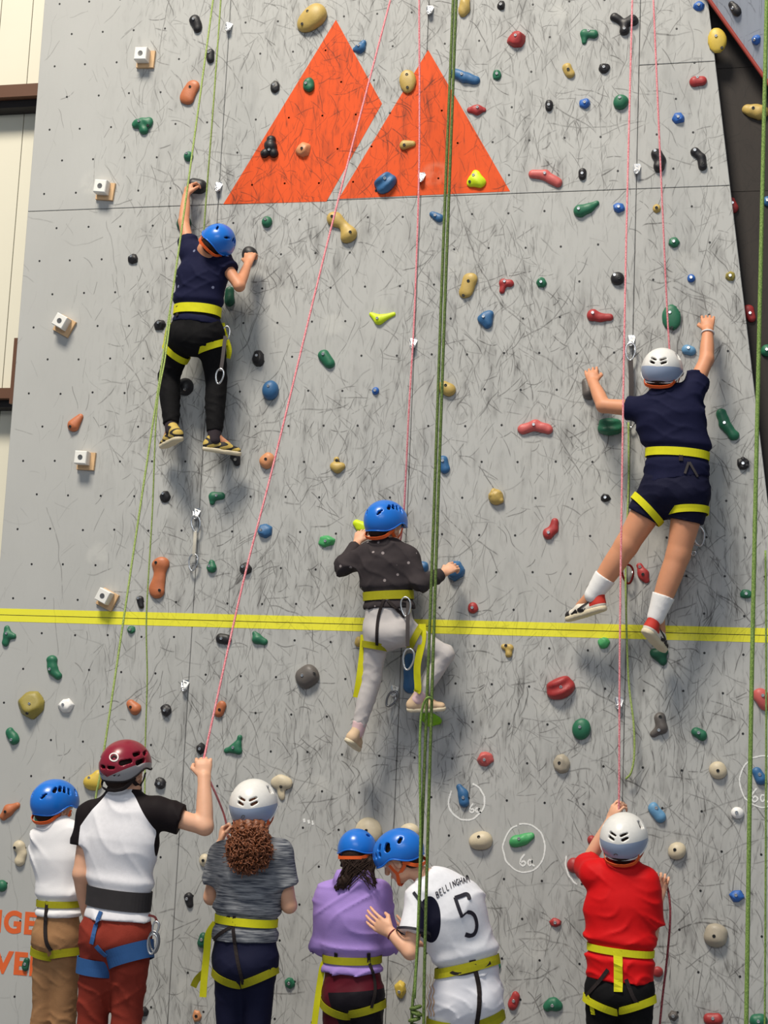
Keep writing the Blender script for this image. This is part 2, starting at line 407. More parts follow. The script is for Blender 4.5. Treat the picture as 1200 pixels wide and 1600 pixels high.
def grad(f, p, e=0.004):
    g = np.stack([f(p+np.eye(3)[i]*e)-f(p-np.eye(3)[i]*e) for i in range(3)], 1); return g/(np.linalg.norm(g, axis=1, keepdims=True)+1e-9)
def march(f, o, d, t0, t1, off=0.0, n=140):
    """first crossing of f=off along rays o+t*d"""
    o = np.broadcast_to(o, d.shape); ts = np.linspace(t0, t1, n)
    v = np.stack([f(o+t*d)-off for t in ts], 1); ins = v < 0; hit = ins.any(1); i = np.argmax(ins, 1); i = np.maximum(i, 1)
    k = np.arange(len(o)); a, b = v[k, i-1], v[k, i]; t = ts[i-1]+(ts[i]-ts[i-1])*np.clip(a/(a-b+1e-12), 0, 1)
    t = np.where(hit, t, np.nan); bad = np.isnan(t)
    if bad.any() and (~bad).any(): t[bad] = np.interp(np.flatnonzero(bad), np.flatnonzero(~bad), t[~bad])
    elif bad.all(): t[:] = (t0+t1)/2
    return o+t[:, None]*d
def surf_path(f, pix, dmid, off=0.004, per=6):
    """pixels of a strap seen on a garment -> points lying on that garment's surface"""
    q = smooth_path([(x, y, 0) for x, y in pix], per)
    d = np.array([ray(x, y) for x, y, _ in q]); tm = np.linalg.norm(P(*pix[0], dmid)-CAM)
    p = march(f, CAM, d, tm-0.45, tm+0.45, off)
    for _ in range(2): p[1:-1] = 0.25*p[:-2]+0.5*p[1:-1]+0.25*p[2:]
    return p, grad(f, p)
def ring(f, c, axis, ref, w, off=0.003, th=0.004, n=56, r0=0.3, arc=None):
    axis = unit(axis); a = unit(ref-axis*(np.dot(ref, axis))); b = np.cross(axis, a)
    ang = np.arange(n)*2*math.pi/n; D = np.cos(ang)[:, None]*a+np.sin(ang)[:, None]*b
    rows = []
    for v in (-0.5, 0.0, 0.5):
        o = c+axis*w*v; p = march(f, o+D*r0, -D, 0, r0, off, 120)
        rad = ((p-o)*D).sum(1)
        for _ in range(2): rad = 0.25*np.roll(rad, 1)+0.5*rad+0.25*np.roll(rad, -1)
        rows.append((o, rad))
    rm = np.max([r for _, r in rows], 0)
    V = []
    for o, rad in rows:
        rr = 0.5*rad+0.5*rm; V.append(o+D*rr[:, None])
    for o, rad in rows[::-1]:
        rr = 0.5*rad+0.5*rm+th; V.append(o+D*rr[:, None])
    V = np.stack(V, 1).reshape(-1, 3); F = []
    for i in range(n):
        j = (i+1) % n
        for k in range(6):
            l = (k+1) % 6; F.append((i*6+k, i*6+l, j*6+l, j*6+k))
    return V.tolist(), F
def folds(amp, freq, d1, d2, seed):
    """cloth creases: ridges in two directions, in patches"""
    r = np.random.RandomState(seed); ph = r.rand(8)*6.28; d1 = unit(d1); d2 = unit(d2); d3 = unit(r.randn(3)); d4 = unit(r.randn(3)); fq = freq*2.3
    def n(p):
        q = p@d1*fq+1.9*np.sin(p@d3*fq*0.33+ph[0])+1.0*np.sin(p@d4*fq*0.55+ph[1])
        w = p@d2*fq*0.8+1.8*np.sin(p@d4*fq*0.36+ph[2])
        m1 = np.clip(0.38+0.95*np.sin(p@d4*fq*0.27+ph[4])*np.sin(p@d3*fq*0.22+ph[6]), 0, 1); m2 = np.clip(0.32+0.95*np.sin(p@d3*fq*0.24+ph[5])*np.sin(p@d1*fq*0.16+ph[7]), 0, 1)
        a = (1-np.abs(np.sin(q*0.5+ph[3])))**2*m1; b = (1-np.abs(np.sin(w*0.5)))**2*m2
        return amp*(0.35-1.15*a-0.95*b+0.25*np.sin(p@d2*fq*0.3+ph[2]))
    return n

# ------------------------------------------------------------------ the setting
V, F = box((-9, -14, -0.1), (13, 6, 0.0)); tag(mk('floor', V, F, M_FLOOR, smooth=False), 'grey vinyl hall floor below the climbing wall', kind='structure')
wall = tag(empty('wall_climbing', (2.0, 0.0, 0.0)), 'grey scuffed artificial climbing wall of large bolted panels', kind='structure')
G = 0.0014
XS = [-0.1, 1.1, 2.3, 3.5]; ZS = [0.0, 2.40, 4.81, 7.25]
def edge_x(z): return 3.866+(5.877-z)*(4.203-3.866)/(5.877-3.163)
def chamfer_panel(poly):
    """front at y=0 with a small chamfer into the joint, 4 cm thick"""
    n = len(poly); c = np.mean(poly, 0); p0 = np.array(poly); ins = []
    for i in range(n):
        a, b, d = p0[i-1], p0[i], p0[(i+1) % n]; e1 = unit(b-a); e2 = unit(d-b); n1 = np.array([-e1[1], e1[0]]); n2 = np.array([-e2[1], e2[0]])
        q = n1+n2; q = q/max(0.3, (q@n1)); ins.append(b+q*0.003)
    V = [(p[0], 0, p[1]) for p in ins]+[(p[0], 0.003, p[1]) for p in p0]+[(p[0], 0.04, p[1]) for p in p0]
    F = [tuple(range(n)), tuple(range(3*n-1, 2*n-1, -1))]
    for k in (0, n): F += [(i+k, i+n+k, (i+1) % n+n+k, (i+1) % n+k) for i in range(n)]
    return V, F
panels = []
for r in range(3):
    for c in range(3):
        x0, x1, z0, z1 = XS[c]+G, XS[c+1]-G, ZS[r]+G, ZS[r+1]-G
        if r == 0: z0 = 0
        panels.append([(x0, z0), (x1, z0), (x1, z1), (x0, z1)])
x0 = 3.5+G
panels.append([(x0, 0.0), (4.72-G, 0.0), (4.72-G, 2.4-G), (x0, 2.4-G)])
panels.append([(x0, 2.4+G), (edge_x(2.4), 2.4+G), (edge_x(4.81), 4.81-G), (x0, 4.81-G)])
panels.append([(x0, 4.81+G), (edge_x(4.81), 4.81+G), (edge_x(5.52), 5.52-G), (x0, 5.52-G)])
panels.append([(x0, 5.52+G), (edge_x(5.52), 5.52+G), (edge_x(7.2), 7.2), (x0, 7.2)])
for pl in panels:
    V, F = chamfer_panel(pl); mk('panel', V, F, M_WALL, wall, smooth=False)
V, F = box((-0.06, 0.05, 0), (3.7, 0.09, 7.1)); mk('backing_frame', V, F, M_HOLE, wall, smooth=False)
# threaded bolt holes on the 20 cm grid
parts = []
for c in range(4):
    for r in range(3):
        for i in range(12):
            z = ZS[r]+0.1+0.2*i+(0.008 if r == 2 else 0)
            odd = i % 2
            if r == 0: off = 0.0 if (odd and c == 0) or (not odd and c > 0) else 0.1
            elif c == 0: off = 0.1 if odd else 0.0
            elif r == 2 and c == 2: off = 0.1 if odd else 0.0
            else: off = 0.0 if odd else 0.1
            for k in range(-1, 8):
                x = XS[c]+0.1+0.2*k+off
                x1 = XS[c+1] if c < 3 else (edge_x(z) if z > 2.4 else 4.7)
                if x < XS[c]+0.05 or x > x1-0.04 or z > 7.1: continue
                x += rng.uniform(-.004, .004); zz = z+rng.uniform(-.004, .004)
                a = np.arange(8)*math.pi/4
                V = [(x+0.0062*math.cos(t), -0.0012, zz+0.0062*math.sin(t)) for t in a]+[(x+0.0070*math.cos(t), 0.002, zz+0.0070*math.sin(t)) for t in a]
                parts.append((V, [tuple(range(8))]+[(j, j+8, (j+1) % 8+8, (j+1) % 8) for j in range(8)]))
V, F = joinm(parts); tag(mk('bolt_holes', V, F, M_HOLE, wall, smooth=False), 'regular grid of small dark bolt holes', kind='stuff')
def wpoly(pix, th=0.0012):
    """painted area on the wall from its corners"""
    p = [P(x, y) for x, y in pix]; pl = [(q[0], q[2]) for q in p]
    ar = sum(pl[i-1][0]*pl[i][1]-pl[i][0]*pl[i-1][1] for i in range(len(pl)))
    if ar < 0: pl = pl[::-1]
    return prism(pl, -th, 0.0004)
V, F = wpoly([(525, 31), (597, 162), (510, 315), (349, 319)]); tag(mk('orange_peak', V, F, M_ORANGE, wall, smooth=False), 'tall orange painted mountain shape with cut corner')
V, F = wpoly([(669, 78), (797, 299), (529, 311)]); tag(mk('orange_peak', V, F, M_ORANGE, wall, smooth=False), 'smaller orange painted triangle')
for z0, z1 in ((2.402, 2.437), (2.363, 2.398)):
    V, F = box((-0.097, -0.0010, z0), (4.6, 0.0002, z1)); tag(mk('yellow_tape', V, F, M_TAPE, wall, smooth=False), 'yellow safety tape along the panel joint')
# painted lettering
def text_mesh(body, size, bold):
    cu = bpy.data.curves.new('lettering', 'FONT'); cu.body = body; cu.size = size; cu.offset = bold; cu.extrude = 0.0008; cu.space_character = 1.12
    o = bpy.data.objects.new('lettering', cu); COL.objects.link(o)
    bpy.context.view_layer.update(); dg = bpy.context.evaluated_depsgraph_get()
    me = bpy.data.meshes.new_from_object(o.evaluated_get(dg)); bpy.data.objects.remove(o); bpy.data.curves.remove(cu)
    V = np.array([v.co[:] for v in me.vertices]); F = [tuple(p.vertices) for p in me.polygons]; bpy.data.meshes.remove(me); return V, F
M_OTXT = mat('orange_letter_paint', srgb(226, 100, 44), 0.6, var=0.12, vscale=20)
for body, x0, z0, x1 in (('NGE', -0.022, 0.632, 0.298), ('VER', 0.055, 0.412, 0.385)):
    V, F = text_mesh(body, 0.15, 0.006)
    V[:, 0] = (V[:, 0]-V[:, 0].min())/(V[:, 0].max()-V[:, 0].min())*(x1-x0)+x0
    h = V[:, 1].max()-V[:, 1].min(); V[:, 1] = (V[:, 1]-V[:, 1].min())/h*0.125+z0
    W3 = np.stack([V[:, 0], -0.0008-V[:, 2], V[:, 1]], 1)
    tag(mk('painted_lettering', W3, F, M_OTXT, wall, smooth=False), 'orange painted letters '+body)
# chalk rings and grades
def chalk(paths, label):
    prt = []
    for pix, w in paths:
        q = smooth_path([P(x, y) for x, y in pix], 6); q[:, 1] = -0.0006; n = np.tile((0, -1.0, 0), (len(q), 1))
        ww = w*(0.75+0.5*rng.rand(len(q))); prt.append(ribbon(q, n, ww, 0.0008))
    V, F = joinm(prt); tag(mk('chalk_mark', V, F, M_CHALK, wall, smooth=False), label)
def circ(cx, cy, rx, ry, a0=0, a1=360, n=22):
    return [(cx+rx*math.cos(math.radians(a))+rng.uniform(-.8, .8), cy+ry*math.sin(math.radians(a))+rng.uniform(-.8, .8)) for a in np.linspace(a0, a1, n)]
def six_a(x, y, s):
    six = [(x-0.25*s, y-0.95*s), (x-0.7*s, y-0.35*s), (x-0.75*s, y+0.2*s), (x-0.45*s, y+0.45*s), (x-0.12*s, y+0.15*s), (x-0.4*s, y-0.12*s), (x-0.72*s, y+0.12*s)]
    a = [(x+0.62*s, y-0.2*s), (x+0.3*s, y-0.25*s), (x+0.15*s, y+0.1*s), (x+0.35*s, y+0.42*s), (x+0.6*s, y+0.15*s), (x+0.68*s, y-0.3*s), (x+0.7*s, y+0.25*s), (x+0.95*s, y+0.5*s)]
    return [(six, 0.008), (a, 0.008)]
chalk([(circ(729, 1252, 28, 29, -70, 215), 0.009)]+six_a(742, 1265, 10), 'chalk ring with grade 6a around blue hold')
chalk([(circ(819, 1325, 33, 38, -105, 250), 0.008)]+six_a(823, 1347, 13), 'chalk ring with grade 6a around green hold')
chalk([(circ(1192, 1221, 36, 40, 60, 300), 0.007)]+six_a(1186, 1246, 15), 'chalk ring with grade 6a by blue hold')
chalk([(circ(925, 1345, 41, 45, 125, 190, 9), 0.008)], 'chalk arc beside the red shirt')
chalk([([(475, 1279), (476, 1285)], .012), ([(482, 1281), (483, 1287)], .012), ([(488, 1282), (489, 1289)], .01)], 'three short chalk dabs')
# dark side facet, set back behind the cut edge, and the blue-grey overhang
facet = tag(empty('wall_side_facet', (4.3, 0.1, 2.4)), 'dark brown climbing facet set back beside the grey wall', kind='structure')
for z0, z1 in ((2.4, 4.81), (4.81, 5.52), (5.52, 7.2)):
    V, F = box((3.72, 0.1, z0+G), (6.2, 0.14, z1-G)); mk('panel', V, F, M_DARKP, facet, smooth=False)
over = tag(empty('wall_overhang', (4.2, -0.05, 5.5)), 'blue-grey overhanging climbing facet with red lower edge', kind='structure')
e0, e1 = P(1100, -12, 0.03), P(1212, 146, 0.03)
eu = unit(e1-e0); e0 = e0-eu*1.0; e1 = e1+eu*0.6
on = unit(np.cross(eu, (0.62, -0.62, 0.55)));  od = unit(np.cross(on, eu))
if od[2] < 0: od = -od
on = unit(np.cross(eu, od)); on = on if on[1] < 0 else -on
q = [e0, e1, e1+od*1.6, e0+od*1.6]
V = [tuple(x) for x in q]+[tuple(x-on*0.03) for x in q]
mk('panel', V, [(0, 1, 2, 3), (7, 6, 5, 4), (0, 4, 5, 1), (1, 5, 6, 2), (2, 6, 7, 3), (3, 7, 4, 0)], M_BLUEP, over, smooth=False)
pth = np.array([e0+(e1-e0)*t for t in np.linspace(0, 1, 6)]); V, F = tube(pth, 0.012, 6); tag(mk('edge_trim', V, F, M_RED_TRIM, over), 'red painted edge')
# hall wall seen past the left edge
hall = tag(empty('wall_left', (-1.2, 1.2, 0)), 'cream ribbed cladding of the hall behind the climbing wall', kind='structure')
for i in range(9):
    x = -0.32-0.24*i
    V, F = box((x-0.234, 1.2, 0), (x, 1.24, 9.0)); mk('cladding_panel', V, F, M_CREAM, hall, smooth=False)
V, F = box((-2.6, 1.24, 0), (2.5, 1.3, 9)); mk('backing', V, F, M_CREAM, hall, smooth=False)
V, F = box((-0.316, 1.2, 0), (2.4, 1.239, 9)); mk('cladding_panel', V, F, M_CREAM, hall, smooth=False)
BY = 1.02
for n_, (ya, yb) in enumerate(((132, 151), (606, 622))):
    za, zb = P(20, yb, -BY)[2], P(20, ya, -BY)[2]
    V, F = box((-2.6, BY, za), (0.6, 1.2, zb)); b = mk('trim_%d' % (n_+1), V, F, M_BROWN, smooth=False, origin=(-1, 1, za))
    tag(b, ('upper' if n_ == 0 else 'lower')+' brown beam running along the cream cladding', kind='structure')
for n_, (ya, yb) in enumerate(((151, 168), (622, 636))):  # dark boxes put in as the shade below each beam
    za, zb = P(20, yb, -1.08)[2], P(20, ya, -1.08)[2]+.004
    V, F = box((-2.6, 1.08, za), (0.6, 1.2, zb)); b = mk('trim_%d' % (n_+4), V, F, mat('painted_beam_shade', srgb(30, 24, 24), .7), smooth=False, origin=(-1, 1.1, za))
    tag(b, ('upper' if n_ == 0 else 'lower')+' dark strip standing in for shade under the brown beam', kind='structure')
a, b_ = P(25, 528, -0.6), P(25, 606, -0.6)
V, F = box((a[0]-0.012, 0.6, b_[2]-0.1), (a[0]+0.012, 0.63, a[2])); o_ = mk('trim_3', V, F, M_BROWN, smooth=False, origin=(a[0], 0.6, b_[2])); tag(o_, 'thin brown upright beside the grey wall edge', kind='structure')

# ------------------------------------------------------------------ climbing holds
HC = {'black': srgb(30, 28, 31), 'dgrey': srgb(96, 90, 86), 'green': srgb(36, 106, 76), 'lgreen': srgb(70, 160, 95), 'olive': srgb(150, 136, 62), 'blue': srgb(50, 100, 146),
      'bblue': srgb(44, 98, 176), 'pblue': srgb(98, 148, 186), 'ochre': srgb(186, 158, 86), 'yellow': srgb(208, 178, 70), 'orange': srgb(186, 108, 68), 'peach': srgb(206, 140, 96), 'red': srgb(164, 50, 50),
      'pink': srgb(196, 92, 88), 'cream': srgb(206, 192, 164), 'stone': srgb(168, 158, 140), 'white': srgb(235, 233, 230), 'neon': srgb(205, 228, 20), 'lime': srgb(140, 205, 20), 'dkgreen': srgb(20, 84, 60)}
HM = {k: mat('resin_'+k, c, 0.48, var=0.14, vscale=35, bump=0.25, bscale=180) for k, c in HC.items()}
def cyl_mesh(name, r, h, material, seg=10, hole=True):
    a = np.arange(seg)*2*math.pi/seg; rings = [(r, -0.004), (r, h*0.8), (r*0.85, h)]+([(r*0.5, h), (r*0.45, h*0.3)] if hole else [])
    V = [(q*math.cos(t), -z, q*math.sin(t)) for q, z in rings for t in a]; F = []
    for i in range(len(rings)-1):
        for k in range(seg): l = (k+1) % seg; F.append((i*seg+k, i*seg+l, (i+1)*seg+l, (i+1)*seg+k))
    F.append(tuple((len(rings)-1)*seg+k for k in range(seg)))
    return mesh_data(name, V, F, material, smooth=False)
BOLT = cyl_mesh('bolt', 0.0085, 0.006, M_STEEL); DBOLT = cyl_mesh('bolt', 0.0085, 0.004, M_HOLE)
WALLP = (np.zeros(3), np.array([0, -1.0, 0])); FACETP = (np.array([4.2, 0.1, 4.0]), np.array([0, -1.0, 0])); OVERP = (e0, on)
def hold(kind, col, data, label, plane=WALLP, hz=0.8, bolts=None, k=None, seed=0):
    pt, n = plane
    def onp(x, y):
        r = ray(x, y); return CAM+r*((pt-CAM)@n)/(r@n)
    cx = np.mean([q[0] for q in data]); cy = np.mean([q[1] for q in data]); org = onp(cx, cy)
    up = unit(np.array([0, 0, 1.0])-n*n[2]); rt = np.cross(up, n)*-1; rt = np.cross(n, up)*-1
    if rt[0] < 0: rt = -rt
    sc = FPX/((RWC@(org-CAM))[2])
    loc = lambda x, y: np.array([(onp(x, y)-org)@rt, (onp(x, y)-org)@up])
    R = max(q[2] if len(q) < 4 else max(q[2], q[3]) for q in data)/sc
    rs = np.random.RandomState(seed+int(cx*7+cy*13) % 9973); prims = []; noise = None
    I3 = np.eye(3)
    if kind in 'cb':
        pts = [(*loc(x, y), r/sc) for x, y, r in [q[:3] for q in data]]
        def cvt(q): return np.array([q[0], q[1], q[2]*0.12])
        kk = max(0.004, R*(k if k else (0.35 if kind == 'c' else 1.1)))
        if kind == 'b' or len(pts) == 1:
            for q in pts: prims.append(ell(cvt(q), I3, (q[2], q[2], q[2]*hz*1.05), kk))
        else:
            for q, w in zip(pts[:-1], pts[1:]):
                prims.append(cone(cvt(q), cvt(w), q[2], w[2], flat=(0, 0, 1), s=hz, k=kk))
    elif kind in 'eskf':
        x, y, rx, ry = data[0][:4]; ang = math.radians(data[0][4] if len(data[0]) > 4 else 0); c0 = loc(x, y)
        ca, sa = math.cos(ang), math.sin(ang); A = np.array([(ca, sa, 0), (-sa, ca, 0), (0, 0, 1.0)]); rx /= sc; ry /= sc; rm = min(rx, ry)
        if kind == 'f':
            pl = []
            m = 6 + rs.randint(0, 3); ph = rs.rand()*6.28
            for i in range(m):
                a = ph+i*2*math.pi/m+rs.uniform(-.2, .2); nn = unit((math.cos(a), math.sin(a), rs.uniform(0.25, 0.6)))
                pl.append((nn, rs.uniform(0.84, 0.98)))
            for i in range(3):
                a = rs.rand()*6.28; pl.append((unit((0.45*math.cos(a), 0.45*math.sin(a), 1)), rs.uniform(0.72, 0.9)))
            N_ = np.array([q[0] for q in pl]); D_ = np.array([q[1] for q in pl])
            S_ = np.array([rx, ry, rm*hz*1.15])
            def fn(p):
                q = (p-np.array([c0[0], c0[1], 0]))@A.T/S_; v = q@N_.T-D_; mx = v.max(1); return (mx+0.045*np.log(np.exp((v-mx[:, None])/0.045).sum(1))-0.0)*S_.min()
            prims.append(Prim(fn, (c0[0]-R*1.3, c0[1]-R*1.3, -R), (c0[0]+R*1.3, c0[1]+R*1.3, R*1.3), 0.004))
        else:
            prims.append(ell((c0[0], c0[1], 0.1*rm), A, (rx, ry, rm*hz), 0.004))
            if kind == 's':
                def noise(p):
                    q = (p-np.array([c0[0], c0[1], 0]))@A.T; u = q[:, 0]/rx; v = q[:, 1]/ry
                    return R*0.10*np.sin(v*6.2+1.6*(1-u*u))*np.clip(1.25-u*u, 0, 1)
            if kind == 'k':
                for i in range(14):
                    a = rs.rand()*6.28; b = rs.rand()**.5*0.85; hh = math.sqrt(max(0.05, 1-b*b))
                    c3 = np.array([b*math.cos(a)*rx, b*math.sin(a)*ry, 0]); c3 = np.array([c0[0], c0[1], 0.0])+A.T@c3+np.array([0, 0, hh*rm*hz*0.85])
                    prims.append(ell(c3, I3, np.full(3, rm*rs.uniform(.2, .36)), 0.003))
    f0 = field(prims, planes=[(np.array([0, 0, -0.001]), np.array([0, 0, -1.0]))], noise=noise)
    if seed >= 0:
        a1, a2 = rs.randn(2, 3); ph = rs.rand(2)*6
        amp_ = R*(0.012 if kind == 'f' else 0.035)
        f = lambda p: f0(p)+amp_*(np.sin(p@a1*1.7/R+ph[0])+np.sin(p@a2*2.2/R+ph[1]))
        f.lo, f.hi = f0.lo, f0.hi
    else: f = f0
    h = max(0.0024, R/7.8); ctr = (f.lo+f.hi)/2
    Vl, Fq = nets(f, h, np.array([f.lo[0], f.lo[1], -0.006]), f.hi, B=8, safe=3)
    Vl[:, 2] = np.maximum(Vl[:, 2], 0.0)
    Wd = org+Vl[:, :1]*rt+Vl[:, 1:2]*up+Vl[:, 2:]*n
    o = mk('climbing_hold', Wd, Fq, HM[col], origin=org)
    tag(o, label, 'climbing hold', 'climbing holds bolted to the walls')
    if bolts is None: bolts = [(cx, cy)]
    for bi, (bx, by) in enumerate(bolts):
        l = loc(bx, by); zz = np.linspace(R*1.6, 0, 60); v = f(np.stack([np.full(60, l[0]), np.full(60, l[1]), zz], 1)); ins = np.flatnonzero(v < 0)
        z = zz[ins[0]] if len(ins) else 0.0
        b = bpy.data.objects.new('bolt', BOLT if (bi == 0 and col not in ('ochre', 'orange', 'cream', 'stone', 'peach')) else DBOLT); COL.objects.link(b); b.parent = o
        b.location = (l[0]*rt+l[1]*up+z*n).tolist()
        b.rotation_euler = Vector((0, -1, 0)).rotation_difference(Vector(n.tolist())).to_euler()
    return o
